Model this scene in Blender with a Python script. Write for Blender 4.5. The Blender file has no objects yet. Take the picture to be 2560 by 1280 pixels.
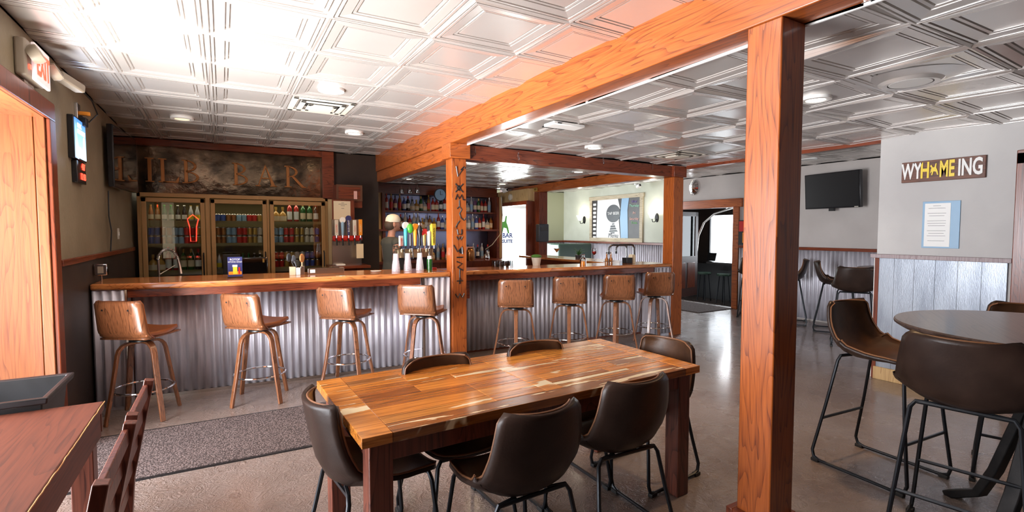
import bpy, bmesh, math, random
from mathutils import Vector, Matrix
rnd = random.Random(7)
S = bpy.context.scene
C = S.collection
PI = math.pi
sin, cos = math.sin, math.cos

# ------------------------------------------------------------------ camera
cam = bpy.data.cameras.new('camera'); cam.lens = 17.58; cam.sensor_width = 36; cam.clip_end = 80
co = bpy.data.objects.new('camera', cam); C.objects.link(co)
co.location = (0, 0, 1.55); co.rotation_euler = (PI/2 - 0.05, 0, -0.525)
S.camera = co
# ------------------------------------------------------------------ sky, light, exposure
w = bpy.data.worlds.new('sky'); S.world = w; w.use_nodes = True
bg = w.node_tree.nodes['Background']; bg.inputs[0].default_value = (.86, .93, 1, 1); bg.inputs[1].default_value = 4.0
S.view_settings.view_transform = 'Standard'; S.view_settings.look = 'None'
S.view_settings.gamma = 1; S.view_settings.use_curve_mapping = False
S.view_settings.exposure = 0.1

def area(name, loc, target, sx, sy, power, col=(1, 1, 1), spread=PI):
    l = bpy.data.lights.new(name, 'AREA'); l.shape = 'RECTANGLE'; l.size = sx; l.size_y = sy
    l.energy = power; l.color = col; l.spread = spread
    o = bpy.data.objects.new(name, l); C.objects.link(o); o.location = loc
    o.rotation_euler = (Vector(target) - Vector(loc)).to_track_quat('-Z', 'Z').to_euler()
    return o
DAY = (.93, .95, 1)
area('daylight_side_window', (-2.9, 2.75, 1.45), (2, 3.1, 1.1), 2.9, 2.0, 440, DAY, 2.5)
area('sunlit_sill_bounce', (-1.45, 2.9, .6), (.2, 3.6, 2.75), 2.4, .7, 300, (1, .96, .92), 1.9)
area('daylight_back_door', (7.05, 12.35, 1.35), (6.6, 8, .6), 1.6, 1.9, 230, DAY)
area('daylight_booth_window', (5.68, 10.9, 1.7), (8.8, 10.2, 1.5), 1.8, 1.4, 62, DAY)
area('daylight_far_room', (13.0, 8.6, 1.35), (9, 7.6, .2), 3.4, 1.3, 200, DAY)

def spot(loc, power, col=(1, .74, .45), size=2.3):
    l = bpy.data.lights.new('downlight', 'SPOT'); l.energy = power; l.color = col
    l.spot_size = size; l.spot_blend = .7; l.shadow_soft_size = .07
    o = bpy.data.objects.new('downlight', l); C.objects.link(o); o.location = loc

# ------------------------------------------------------------------ materials
M = {}
def newmat(n):
    m = bpy.data.materials.new(n); m.use_nodes = True
    nt = m.node_tree; b = nt.nodes['Principled BSDF']; M[n] = m
    return m, nt, b
def lnk(nt, a, b): nt.links.new(a, b)
def coord(nt, sc=(1, 1, 1)):
    t = nt.nodes.new('ShaderNodeTexCoord'); mp = nt.nodes.new('ShaderNodeMapping')
    mp.inputs['Scale'].default_value = sc; lnk(nt, t.outputs['Object'], mp.inputs['Vector'])
    return mp.outputs['Vector']
def noise(nt, vec, scale, detail=3, dist=0, rough=.5):
    n = nt.nodes.new('ShaderNodeTexNoise'); n.inputs['Scale'].default_value = scale
    n.inputs['Detail'].default_value = detail; n.inputs['Distortion'].default_value = dist
    n.inputs['Roughness'].default_value = rough
    lnk(nt, vec, n.inputs['Vector']); return n.outputs['Fac']
def ramp(nt, fac, stops):
    r = nt.nodes.new('ShaderNodeValToRGB'); e = r.color_ramp.elements
    e[0].position, e[0].color = stops[0][0], (*stops[0][1], 1)
    e[1].position, e[1].color = stops[1][0], (*stops[1][1], 1)
    for p, c in stops[2:]:
        x = e.new(p); x.color = (*c, 1)
    lnk(nt, fac, r.inputs[0]); return r.outputs[0]
def bump(nt, b, h, strength=.3, dist=.01):
    n = nt.nodes.new('ShaderNodeBump'); n.inputs['Strength'].default_value = strength
    n.inputs['Distance'].default_value = dist
    lnk(nt, h, n.inputs['Height']); lnk(nt, n.outputs[0], b.inputs['Normal'])
def flat(n, c, rough=.5, metal=0, emit=0, ecol=None, coat=0):
    m, nt, b = newmat(n)
    b.inputs['Base Color'].default_value = (*c, 1); b.inputs['Roughness'].default_value = rough
    b.inputs['Metallic'].default_value = metal; b.inputs['Coat Weight'].default_value = coat
    if emit:
        b.inputs['Emission Color'].default_value = (*(ecol or c), 1); b.inputs['Emission Strength'].default_value = emit
    return m
def mottle(n, c1, c2, scale=4, rough=.5, metal=0, bs=0, bscale=40, sc=(1, 1, 1), lo=.35, hi=.65, detail=4, bd=.01):
    m, nt, b = newmat(n); v = coord(nt, sc)
    lnk(nt, ramp(nt, noise(nt, v, scale, detail), [(lo, c1), (hi, c2)]), b.inputs['Base Color'])
    b.inputs['Roughness'].default_value = rough; b.inputs['Metallic'].default_value = metal
    if bs: bump(nt, b, noise(nt, v, bscale, 3), bs, bd)
    return m
def mth(nt, op, a, b2=None):
    n = nt.nodes.new('ShaderNodeMath'); n.operation = op
    if isinstance(a, (int, float)): n.inputs[0].default_value = a
    else: lnk(nt, a, n.inputs[0])
    if b2 is not None:
        if isinstance(b2, (int, float)): n.inputs[1].default_value = b2
        else: lnk(nt, b2, n.inputs[1])
    return n.outputs[0]
def wood(n, axis, light, dark, rough=.35, fine=1.0, coat=0, figure=1.0):
    """plank wood: contour lines of a stretched noise field give cathedral grain"""
    m, nt, b = newmat(n)
    st = [9, 9, 9]; st[axis] = .9
    v = coord(nt, st)
    f = noise(nt, v, .55 * figure, 2, .3)
    rings = mth(nt, 'FRACT', mth(nt, 'MULTIPLY', f, 22 * fine))
    st2 = [60, 60, 60]; st2[axis] = 2.5
    v2 = coord(nt, st2)
    g = noise(nt, v2, 1.5 * fine, 3)
    line = mth(nt, 'POWER', rings, 4)
    mix = mth(nt, 'SUBTRACT', mth(nt, 'ADD', mth(nt, 'MULTIPLY', g, 1.1), .12), mth(nt, 'MULTIPLY', line, .38))
    mid = tuple((a * .6 + d * .4) for a, d in zip(light, dark))
    lnk(nt, ramp(nt, mix, [(.25, dark), (.5, mid), (.75, light)]), b.inputs['Base Color'])
    b.inputs['Roughness'].default_value = rough; b.inputs['Coat Weight'].default_value = coat
    b.inputs['Coat Roughness'].default_value = .12
    bump(nt, b, g, .12, .003)
    return m
OL, OD = (.40, .10, .019), (.16, .032, .007)
for i, a in enumerate('xyz'):
    wood('oak_' + a, i, OL, OD, .32, coat=.2)
    wood('darkwood_' + a, i, (.20, .045, .018), (.07, .014, .007), .28)
    wood('bartop_' + a, i, (.58, .21, .06), (.24, .07, .02), .16, coat=.5)
    wood('jamb_' + a, i, (.20, .060, .016), (.12, .030, .008), .35)
wood('walnut', 2, (.235, .088, .036), (.07, .023, .009), .32, 1.3, coat=.4)
wood('walnut_edge', 2, (.55, .33, .16), (.34, .18, .08), .4, 2)
wood('knotty_sign', 1, (.16, .055, .028), (.05, .016, .01), .5)
wood('greywood', 2, (.40, .33, .34), (.25, .18, .19), .5)
wood('pine', 2, (.60, .42, .2), (.4, .24, .1), .5)
wood('pallet_y', 1, (.55, .47, .33), (.3, .23, .14), .6)
wood('oldtable', 1, (.115, .028, .012), (.055, .013, .006), .55)
wood('roundtop', 0, (.085, .055, .045), (.035, .022, .018), .3, coat=.25)
wood('tableleg', 2, (.17, .05, .03), (.05, .014, .01), .35)
flat('black', (.012, .012, .013), .35)
flat('dull_steel', (.40, .30, .18), .3, .8); flat('worn', (.42, .22, .08), .6); flat('gunmetal', (.16, .15, .16), .2, .9); flat('blackmetal', (.018, .02, .024), .38, .6)
flat('blackgloss', (.006, .006, .007), .04, 0, coat=1)
flat('tvglass', (.006, .006, .007), .35); flat('bezel', (.01, .01, .012), .25)
flat('white', (.8, .8, .78), .4)
flat('offwhite', (.62, .58, .5), .5)
flat('chrome', (.75, .75, .77), .08, 1)
flat('steel', (.62, .58, .54), .25, 1)
flat('cooler_alu', (.46, .27, .11), .38, .4)
flat('cooler_side', (.62, .44, .22), .5)
flat('shelf_olive', (.22, .17, .06), .5)
flat('red', (.55, .02, .015), .3); flat('yellow', (.85, .62, .04), .35); flat('teal', (.05, .33, .36), .3)
flat('green', (.06, .33, .03), .35); flat('orange', (.8, .28, .02), .35); flat('blue', (.03, .08, .35), .35)
flat('lightblue', (.25, .42, .6), .35); flat('gold', (.5, .32, .08), .3, .6); flat('brown', (.12, .045, .02), .4)
flat('mirror_dim', (.16, .16, .24), .22, .8); flat('purple', (.12, .05, .3), .4); flat('mint', (.3, .65, .45), .5); flat('cream', (.75, .62, .42), .5)
flat('navy', (.03, .035, .14), .4); flat('pink', (.75, .4, .33), .5); flat('graphite', (.05, .055, .065), .4)
flat('copper', (.42, .18, .06), .3, .7)
flat('stitch', (.17, .07, .028), .5)
flat('bulb', (1, .85, .6), .3, 0, 14, (1, .80, .52))
flat('bulb_white', (1, .95, .9), .3, 0, 14, (1, .88, .70))
flat('bulb_dim', (.9, .75, .5), .3, 0, 1.2, (1, .75, .45))
flat('exit_red', (.9, .05, .02), .4, 0, 2.2, (1, .07, .03))
flat('exit_face', (.8, .75, .75), .4, 0, .35, (1, .8, .8))
flat('led_red', (.9, .02, .01), .4, 0, 6, (1, .04, .02))
flat('sconce_glass', (.95, .95, .9), .3, 0, 3.0, (1, .97, .9))
flat('neon_red', (1, .1, .05), .4, 0, 9, (1, .07, .04))
flat('neon_white', (1, .9, .7), .4, 0, 6, (1, .9, .65))
flat('outdoors', (1, 1, 1), .5, 0, 5, (.93, .97, 1))
flat('shirt', (.055, .055, .045), .8); flat('skin', (.42, .2, .13), .5); flat('cap_cloth', (.7, .65, .52), .8)
flat('jeans', (.03, .04, .07), .8); flat('hair', (.06, .035, .02), .7)
flat('paint_green', (.40, .41, .27), .6)
flat('leaf', (.06, .2, .03), .5); flat('booth_green', (.05, .10, .07), .25, coat=.3)
flat('rubber', (.02, .02, .02), .7); flat('plastic_box', (.30, .25, .19), .5)
flat('door_dark', (.05, .016, .011), .4)
mottle('darkwall', (.02, .012, .009), (.035, .02, .013), 3, .5)
mottle('wall_taupe', (.19, .148, .088), (.27, .215, .135), 1.6, .55, bs=.25, bscale=25)
mottle('wall_grey', (.47, .455, .45), (.56, .545, .53), 1.3, .6, bs=.2, bscale=18, bd=.01)
mottle('wall_far', (.42, .38, .36), (.47, .43, .41), 2, .6)
mottle('wall_green', (.50, .52, .42), (.58, .60, .50), 2, .6)
mottle('wain_grey', (.22, .25, .30), (.36, .40, .46), 1.2, .32, .4, bs=.1, bscale=30, sc=(6, 6, 1.2))
mottle('galv', (.44, .42, .46), (.74, .72, .79), 3, .48, .5, bs=.06, bscale=60, sc=(6, 6, .8), lo=.25, hi=.7)
mottle('mirrorpanel', (.05, .036, .025), (.20, .14, .09), 5, .13, .85, bs=.22, bscale=7, bd=.02)
mottle('leather', (.022, .012, .009), (.034, .019, .014), 9, .38, bs=.25, bscale=90, bd=.002)
mottle('leather_in', (.035, .016, .009), (.075, .033, .014), 6, .38, bs=.2, bscale=90, bd=.002)
mottle('leather_tan', (.22, .065, .02), (.30, .095, .03), 6, .35, bs=.2, bscale=90, bd=.002)
mottle('iron', (.012, .012, .013), (.025, .024, .024), 12, .5, .6)
mottle('bin_plastic', (.010, .011, .013), (.016, .017, .02), 12, .4)
mottle('tattoo_skin', (.04, .035, .03), (.40, .19, .12), 22, .5, lo=.45, hi=.56)
mottle('chalk_board', (.035, .03, .033), (.055, .05, .05), 3, .35)
mottle('outside_view', (.5, .6, .45), (.9, .95, .95), 1, .6)
# ceiling: silvery painted pressed tiles
m, nt, b = newmat('tin'); v = coord(nt)
lnk(nt, ramp(nt, noise(nt, v, .8, 2), [(.3, (.66, .62, .59)), (.7, (.76, .73, .70))]), b.inputs['Base Color'])
b.inputs['Metallic'].default_value = .6; b.inputs['Roughness'].default_value = .27
bump(nt, b, noise(nt, v, 3, 2), .12, .03)
# floor: trowelled resin coat
m, nt, b = newmat('floor_resin'); v = coord(nt)
lnk(nt, ramp(nt, noise(nt, v, .9, 3), [(.3, (.19, .135, .11)), (.7, (.29, .235, .21))]), b.inputs['Base Color'])
rr = ramp(nt, noise(nt, v, 2.2, 3), [(.3, (.20,) * 3), (.7, (.38,) * 3)])
lnk(nt, rr, b.inputs['Roughness']); b.inputs['Coat Weight'].default_value = .6; b.inputs['Coat Roughness'].default_value = .14
n1 = noise(nt, coord(nt, (1, 1, 1)), 9, 4, 2.5, .6)
n2 = noise(nt, coord(nt, (1, 2.4, 1)), 38, 2, 1.5)
hgt = mth(nt, 'ADD', mth(nt, 'MULTIPLY', mth(nt, 'ABSOLUTE', mth(nt, 'SUBTRACT', n1, .5)), 1.6), mth(nt, 'MULTIPLY', n2, .35))
bump(nt, b, hgt, .75, .025)
# rug
m, nt, b = newmat('rug'); v = coord(nt)
vo = nt.nodes.new('ShaderNodeTexVoronoi'); vo.inputs['Scale'].default_value = 85; lnk(nt, v, vo.inputs['Vector'])
lnk(nt, ramp(nt, vo.outputs['Distance'], [(.1, (.22, .165, .155)), (.6, (.045, .03, .028))]), b.inputs['Base Color'])
b.inputs['Roughness'].default_value = .95; bump(nt, b, vo.outputs['Distance'], .8, .006)
# reclaimed planks: each island its own tone, old white paint left in places
m, nt, b = newmat('reclaimed')
g = nt.nodes.new('ShaderNodeNewGeometry')
tone = ramp(nt, g.outputs['Random Per Island'], [(0, (.30, .085, .015)), (.3, (.66, .235, .034)), (.6, (.48, .145, .022)), (.85, (.72, .29, .05)), (1, (.20, .062, .016))])
gr = noise(nt, coord(nt, (2.2, 45, 45)), 1.6, 4, .4)
dark = ramp(nt, gr, [(.3, (.45, .4, .36)), (.62, (1.05, 1.05, 1.05))])
mx = nt.nodes.new('ShaderNodeMix'); mx.data_type = 'RGBA'; mx.blend_type = 'MULTIPLY'; mx.inputs[0].default_value = 1
lnk(nt, tone, mx.inputs[6]); lnk(nt, dark, mx.inputs[7])
pn = mth(nt, 'ADD', noise(nt, coord(nt, (1.5, 13, 1)), 1.1, 5, .5, .55), mth(nt, 'MULTIPLY', mth(nt, 'SUBTRACT', g.outputs['Random Per Island'], .5), .14))
pm = ramp(nt, pn, [(.64, (0, 0, 0)), (.655, (1, 1, 1))])
mx2 = nt.nodes.new('ShaderNodeMix'); mx2.data_type = 'RGBA'; lnk(nt, pm, mx2.inputs[0])
lnk(nt, mx.outputs[2], mx2.inputs[6]); mx2.inputs[7].default_value = (.72, .58, .36, 1)
lnk(nt, mx2.outputs[2], b.inputs['Base Color']); b.inputs['Roughness'].default_value = .22
b.inputs['Coat Weight'].default_value = .6; b.inputs['Coat Roughness'].default_value = .12
bump(nt, b, gr, .2, .004)
for n_ in ('leather', 'leather_in'): M[n_].node_tree.nodes['Principled BSDF'].inputs['Specular IOR Level'].default_value = .22
# sheet glass
def glass(n, tint=(1, 1, 1), ior=1.45, k=1.0):
    m, nt, b = newmat(n); nt.nodes.remove(b)
    tr = nt.nodes.new('ShaderNodeBsdfTransparent'); tr.inputs[0].default_value = (*tint, 1)
    gl = nt.nodes.new('ShaderNodeBsdfGlossy'); gl.inputs['Roughness'].default_value = .01
    fr = nt.nodes.new('ShaderNodeFresnel'); fr.inputs[0].default_value = ior
    mx = nt.nodes.new('ShaderNodeMixShader')
    lnk(nt, mth(nt, 'MULTIPLY', fr.outputs[0], k), mx.inputs[0]); lnk(nt, tr.outputs[0], mx.inputs[1]); lnk(nt, gl.outputs[0], mx.inputs[2])
    lnk(nt, mx.outputs[0], nt.nodes['Material Output'].inputs[0])
glass('pane', (.92, .95, .93), 1.6, 1.6)
glass('clearglass', (.9, .92, .93), 1.5, 1.5)
glass('frosted', (.8, .82, .88), 1.7, 2.5)
m, nt, b = newmat('cup_plastic')
b.inputs['Base Color'].default_value = (.78, .76, .82, 1); b.inputs['Roughness'].default_value = .15; b.inputs['Alpha'].default_value = .55
def bottleglass(n, c): flat(n, c, .06, 0, coat=.6)
for n, c in (('b_clear', (.42, .42, .43)), ('b_amber', (.30, .10, .015)), ('b_green', (.015, .09, .02)), ('b_dark', (.02, .014, .012)),
             ('b_red', (.35, .02, .015)), ('b_blue', (.05, .09, .35)), ('b_gold', (.48, .25, .05)), ('b_purple', (.13, .04, .12))):
    bottleglass(n, c)

# ------------------------------------------------------------------ mesh helpers
class MB:
    def __init__(s): s.bm = bmesh.new()
    def face(s, vs):
        try: s.bm.faces.new(vs)
        except ValueError: pass
    def box(s, x0, x1, y0, y1, z0, z1, X=None):
        c = [(x0, y0, z0), (x1, y0, z0), (x1, y1, z0), (x0, y1, z0), (x0, y0, z1), (x1, y0, z1), (x1, y1, z1), (x0, y1, z1)]
        v = [s.bm.verts.new((X @ Vector(p)) if X else p) for p in c]
        for f in ((0, 3, 2, 1), (4, 5, 6, 7), (0, 1, 5, 4), (1, 2, 6, 5), (2, 3, 7, 6), (3, 0, 4, 7)): s.face([v[i] for i in f])
        return s
    def prism(s, pts, z0, z1, X=None):
        T = (lambda p: X @ Vector(p)) if X else Vector
        a = [s.bm.verts.new(T((x, y, z0))) for x, y in pts]; b_ = [s.bm.verts.new(T((x, y, z1))) for x, y in pts]
        s.face(a[::-1]); s.face(b_)
        for i in range(len(pts)):
            j = (i + 1) % len(pts); s.face([a[i], a[j], b_[j], b_[i]])
        return s
    def lathe(s, prof, n=16, at=(0, 0, 0), X=None):
        at = Vector(at); rings = []
        for r, z in prof:
            if r < 1e-5: rings.append([s.bm.verts.new((X @ (at + Vector((0, 0, z)))) if X else at + Vector((0, 0, z)))])
            else:
                rings.append([s.bm.verts.new((X @ p) if X else p) for p in (at + Vector((r * cos(2*PI*k/n), r * sin(2*PI*k/n), z)) for k in range(n))])
        for a, b_ in zip(rings, rings[1:]):
            for k in range(n):
                k2 = (k + 1) % n
                if len(a) == 1 and len(b_) == 1: continue
                if len(a) == 1: s.face([a[0], b_[k2], b_[k]])
                elif len(b_) == 1: s.face([a[k], a[k2], b_[0]])
                else: s.face([a[k], a[k2], b_[k2], b_[k]])
        return s
    def tube(s, pts, r, n=8, closed=False, flat_=None):
        """swept circle (or rectangle when flat_=(w,t)) along pts; r number or list"""
        P = [Vector(p) for p in pts]; L = len(P); rings = []; up = None
        for i, p in enumerate(P):
            if closed: t = (P[(i+1) % L] - P[i-1])
            else: t = P[min(i+1, L-1)] - P[max(i-1, 0)]
            t.normalize()
            if up is None:
                up = Vector((0, 0, 1)) if abs(t.z) < .9 else Vector((1, 0, 0))
            a = t.cross(up); 
            if a.length < 1e-6: a = t.orthogonal()
            a.normalize(); b_ = a.cross(t).normalized(); up = b_
            rr = r[i] if isinstance(r, (list, tuple)) else r
            rings.append([s.bm.verts.new(p + (a * cos(2*PI*k/n) + b_ * sin(2*PI*k/n)) * rr) for k in range(n)])
        for i in range(L if closed else L-1):
            A, B = rings[i], rings[(i+1) % L]
            for k in range(n): s.face([A[k], A[(k+1) % n], B[(k+1) % n], B[k]])
        if not closed: s.face(rings[0][::-1]); s.face(rings[-1])
        return s
    def ribbon(s, pts, side, w, t, wend=None):
        """bent flat strip: pts centreline, side = width direction, w width, t thickness"""
        P = [Vector(p) for p in pts]; L = len(P); side = Vector(side).normalized(); rings = []
        for i, p in enumerate(P):
            tg = (P[min(i+1, L-1)] - P[max(i-1, 0)]).normalized(); nn = tg.cross(side).normalized()
            ww = w if wend is None else w + (wend - w) * i / (L-1)
            rings.append([s.bm.verts.new(p + side * a * ww/2 + nn * b_ * t/2) for a, b_ in ((-1, -1), (1, -1), (1, 1), (-1, 1))])
        for A, B in zip(rings, rings[1:]):
            for k in range(4): s.face([A[k], A[(k+1) % 4], B[(k+1) % 4], B[k]])
        s.face(rings[0][::-1]); s.face(rings[-1]); return s
    def sheet(s, rows):
        V = [[s.bm.verts.new(p) for p in r] for r in rows]
        for a, b_ in zip(V, V[1:]):
            for k in range(len(a)-1): s.face([a[k], a[k+1], b_[k+1], b_[k]])
        return s
    def ball(s, c, r, sc=(1, 1, 1), n=12):
        X = Matrix.Translation(c) @ Matrix.Diagonal((*[r * k for k in sc], 1))
        bmesh.ops.create_uvsphere(s.bm, u_segments=n*2, v_segments=n, radius=1, matrix=X); return s
    def build(s, name, mat, parent=None, bevel=0, smooth=True, solid=0, fix=True):
        if fix: bmesh.ops.recalc_face_normals(s.bm, faces=s.bm.faces)
        me = bpy.data.meshes.new(name); s.bm.to_mesh(me); s.bm.free()
        me.materials.append(M[mat] if isinstance(mat, str) else mat)
        if smooth:
            me.polygons.foreach_set('use_smooth', [True] * len(me.polygons)); me.set_sharp_from_angle(angle=math.radians(35))
        o = bpy.data.objects.new(name, me); C.objects.link(o); o.parent = parent
        if solid:
            k = o.modifiers.new('solid', 'SOLIDIFY'); k.thickness = solid; k.offset = 0
        if bevel:
            k = o.modifiers.new('bevel', 'BEVEL'); k.width = bevel; k.segments = 2; k.limit_method = 'ANGLE'; k.angle_limit = .7
        return o
def B(*a): return MB().box(*a)
def tag(o, label=None, cat=None, group=None, kind=None):
    if label: o['label'] = label
    if cat: o['category'] = cat
    if group: o['group'] = group
    if kind: o['kind'] = kind
    return o
def thing(name, label, cat, loc=(0, 0, 0), rz=0, group=None):
    o = bpy.data.objects.new(name, None); C.objects.link(o); o.location = loc; o.rotation_euler = (0, 0, rz)
    o.empty_display_size = .1
    return tag(o, label, cat, group)
def struct(o): o['kind'] = 'structure'; return o
KIDS = {}
def kids(o): return [c for c in C.objects if c.parent == o]
def dup(root, loc, rz=0, label=None, group=None, tree=None):
    r = root.copy(); C.objects.link(r); r.location = loc; r.rotation_euler = (0, 0, rz)
    if label: r['label'] = label
    if group: r['group'] = group
    if root.name not in KIDS: KIDS[root.name] = [(c, kids(c)) for c in kids(root)]
    for ch, gs in KIDS[root.name]:
        c = ch.copy(); C.objects.link(c); c.parent = r
        for g_ in gs:
            d = g_.copy(); C.objects.link(d); d.parent = c
    return r
def text(name, body, size, mat, parent, X, depth=.004, shear=0, sx=1, align='CENTER', spacing=1, bold=0):
    cu = bpy.data.curves.new(name, 'FONT'); cu.body = body; cu.size = size; cu.extrude = depth; cu.shear = shear
    cu.align_x = align; cu.align_y = 'CENTER'; cu.space_character = spacing; cu.resolution_u = 3; cu.offset = bold
    t = bpy.data.objects.new('tmp', cu); C.objects.link(t)
    bpy.context.view_layer.update()
    me = bpy.data.meshes.new_from_object(t.evaluated_get(bpy.context.evaluated_depsgraph_get()))
    bpy.data.objects.remove(t); me.name = name
    me.transform(X @ Matrix.Diagonal((sx, 1, 1, 1))); me.materials.clear(); me.materials.append(M[mat])
    o = bpy.data.objects.new(name, me); C.objects.link(o); o.parent = parent; return o
def face_my(x, y, z):   # text plane facing -Y
    return Matrix.Translation((x, y, z)) @ Matrix.Rotation(PI/2, 4, 'X')
def face_mx(x, y, z):   # facing -X, reads towards -Y
    return Matrix.Translation((x, y, z)) @ Matrix.Rotation(-PI/2, 4, 'Z') @ Matrix.Rotation(PI/2, 4, 'X')
def face_px(x, y, z):   # facing +X
    return Matrix.Translation((x, y, z)) @ Matrix.Rotation(PI/2, 4, 'Z') @ Matrix.Rotation(PI/2, 4, 'X')
def arc(c, r, a0, a1, n, plane='xz'):
    out = []
    for i in range(n+1):
        a = a0 + (a1-a0)*i/n; u, v_ = r*cos(a), r*sin(a)
        out.append({'xz': (c[0]+u, c[1], c[2]+v_), 'yz': (c[0], c[1]+u, c[2]+v_), 'xy': (c[0]+u, c[1]+v_, c[2])}[plane])
    return out

# ------------------------------------------------------------------ the room
struct(B(-4, 8.95, -4.2, 12.2, -.1, 0).build('floor', 'floor_resin', smooth=False))
struct(B(8.95, 13.4, 4.9, 11.6, -.43, -.33).build('floor_far_room', 'floor_resin', smooth=False))
struct(B(6.0, 8.95, 12.2, 16, -.1, -.02).build('ground_outside', 'offwhite', smooth=False))
# left wall with a deep window opening (Y -.6 to 4.45)
m_ = MB(); m_.box(-1.12, -1, 4.50, 8.9, 0, 2.9); m_.box(-1.12, -1, 1.3, 4.50, 2.36, 2.9); m_.box(-1.12, -1, -4.2, 1.3, 0, 2.9); m_.box(-2.0, -1.12, 1.24, 1.3, 0, 2.36)
struct(m_.build('wall_left', 'wall_taupe', smooth=False))
struct(B(-1, -.985, 4.62, 8.0, 0, 1.30).build('wall_left_wainscot', 'darkwall', smooth=False)).name = 'wall_left_lower'
struct(B(-1, -.97, 4.62, 8.0, 1.30, 1.345).build('trim_1', 'darkwood_y', bevel=.004))
# jamb and casing of the side opening
m_ = MB(); m_.box(-2.0, -1.06, 4.46, 4.5, 0, 2.32); m_.box(-1.055, -1.0, 4.45, 4.5, 0, 2.32)
struct(m_.build('trim_2', 'jamb_z', bevel=.004))
m_ = MB(); m_.box(-2.0, -1.0, 1.3, 4.46, 2.30, 2.36)
struct(m_.build('trim_3', 'jamb_y', bevel=.004))
m_ = MB(); m_.box(-1.0, -.975, 4.47, 4.60, 0, 2.30); m_.box(-1.0, -.975, 1.2, 4.60, 2.30, 2.42)
struct(m_.build('trim_4', 'darkwood_z', bevel=.006))
m_ = MB()
for a in (1.33, 2.9, 4.4): m_.box(-1.98, -1.92, a-.03, a+.03, 0, 2.3)
m_.box(-1.98, -1.92, 1.3, 4.45, 0, .12); m_.box(-1.98, -1.92, 1.3, 4.45, 2.2, 2.3)
struct(m_.build('window_1', 'jamb_z'))
# rear and side walls behind the camera
m_ = MB(); m_.box(-1.12, 1.1, -4.2, -4.1, 0, 2.9); m_.box(1.1, 6.07, -4.2, -4.1, 0, 2.9)
struct(m_.build('wall_rear', 'wall_taupe', smooth=False))
# right wall with the signs
m_ = MB(); m_.box(5.95, 6.07, 1.47, 2.62, 0, 2.72); m_.box(5.95, 6.07, .55, 1.47, 2.14, 2.72); m_.box(5.95, 6.07, -4.2, .55, 0, 2.72)
struct(m_.build('wall_right', 'wall_grey', smooth=False))
m_ = MB()
for i in range(6):
    a = 1.60 + i*.17; m_.box(5.925, 5.95, a+.0006, min(a+.1694, 2.60), 0.02, 1.27)
struct(m_.build('wall_right_panelling', 'wain_grey', bevel=.001, smooth=False)).name = 'wall_right_lower'
struct(B(5.90, 6.09, 1.57, 2.66, 1.27, 1.31).build('trim_5', 'greywood', bevel=.004))
struct(B(5.92, 5.955, 2.585, 2.625, 0, 1.27).build('trim_6', 'darkwood_z', bevel=.004))
struct(B(5.955, 6.07, 2.62, 2.645, 0, 1.27).build('trim_7', 'white'))
m_ = MB(); m_.box(5.90, 5.97, 1.44, 1.57, 0, 2.22); m_.box(5.90, 5.97, .45, 1.57, 2.12, 2.24); m_.box(5.95, 6.07, 1.40, 1.45, 0, 2.14)
struct(m_.build('trim_8', 'darkwood_z', bevel=.006))
struct(B(5.905, 5.925, 1.60, 2.60, 0, .13).build('baseboard_right', 'pine', bevel=.003))
# far wall X=8.8, doorway at Y 6.40-8.00
m_ = MB(); m_.box(8.8, 8.95, -1, 6.40, 0, 2.75); m_.box(8.8, 8.95, 8.0, 12.2, 0, 2.75); m_.box(8.8, 8.95, 6.40, 8.0, 2.02, 2.75)
struct(m_.build('wall_far', 'wall_far', smooth=False))
struct(B(8.785, 8.8, 8.15, 12.1, 1.28, 2.7).build('wall_booth', 'wall_green', smooth=False))
m_ = MB(); m_.box(8.76, 8.8, 6.27, 6.40, 0, 2.02); m_.box(8.8, 8.95, 6.39, 6.42, 0, 2.02)
m_.box(8.74, 8.8, 6.20, 8.15, 2.02, 2.19)
struct(m_.build('trim_9', 'oak_y', bevel=.006))
def corr_pts(p0, p1, amp, pitch, ph=0, per=8):
    p0, p1 = Vector((*p0, 0)), Vector((*p1, 0)); L = (p1-p0).length; d = (p1-p0)/L; n_ = Vector((d.y, -d.x, 0))
    k = max(2, int(L/pitch*per)); out = []
    for i in range(k+1):
        t = L*i/k; out.append(p0 + d*t + n_*amp*sin(2*PI*t/pitch + ph))
    return out
def corr(name, p0, p1, z0, z1, mat='galv', parent=None, amp=.011, pitch=.068, solid=.003):
    P = corr_pts(p0, p1, amp, pitch); m_ = MB()
    zs = [z0 + (z1-z0)*i/2 for i in range(3)]
    m_.sheet([[(p.x, p.y, z) for p in P] for z in zs])
    o = m_.build(name, mat, parent, solid=solid, fix=False)
    return o
for i, (a, b2) in enumerate(((1.2, 6.25), (8.15, 12.05))):
    struct(corr('wall_far_corrugated', (8.77, b2), (8.77, a), .03, 1.22)).name = ('wall_far_lower', 'wall_booth_lower')[i]
    struct(B(8.74, 8.8, a, b2, 1.22, 1.27).build('trim_%d' % (10+i), 'darkwood_y', bevel=.004))
# booth room back wall with glazed entrance door
m_ = MB(); m_.box(5.4, 6.5, 12.1, 12.2, 0, 2.75); m_.box(7.62, 8.95, 12.1, 12.2, 0, 2.75); m_.box(6.5, 7.62, 12.1, 12.2, 2.28, 2.75)
struct(m_.build('wall_entrance', 'paint_green', smooth=False))
struct(corr('wall_entrance_lower', (7.7, 12.07), (8.76, 12.07), .03, 1.22))
struct(B(7.66, 8.76, 12.04, 12.1, 1.22, 1.27).build('trim_12', 'darkwood_x', bevel=.004))
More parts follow.
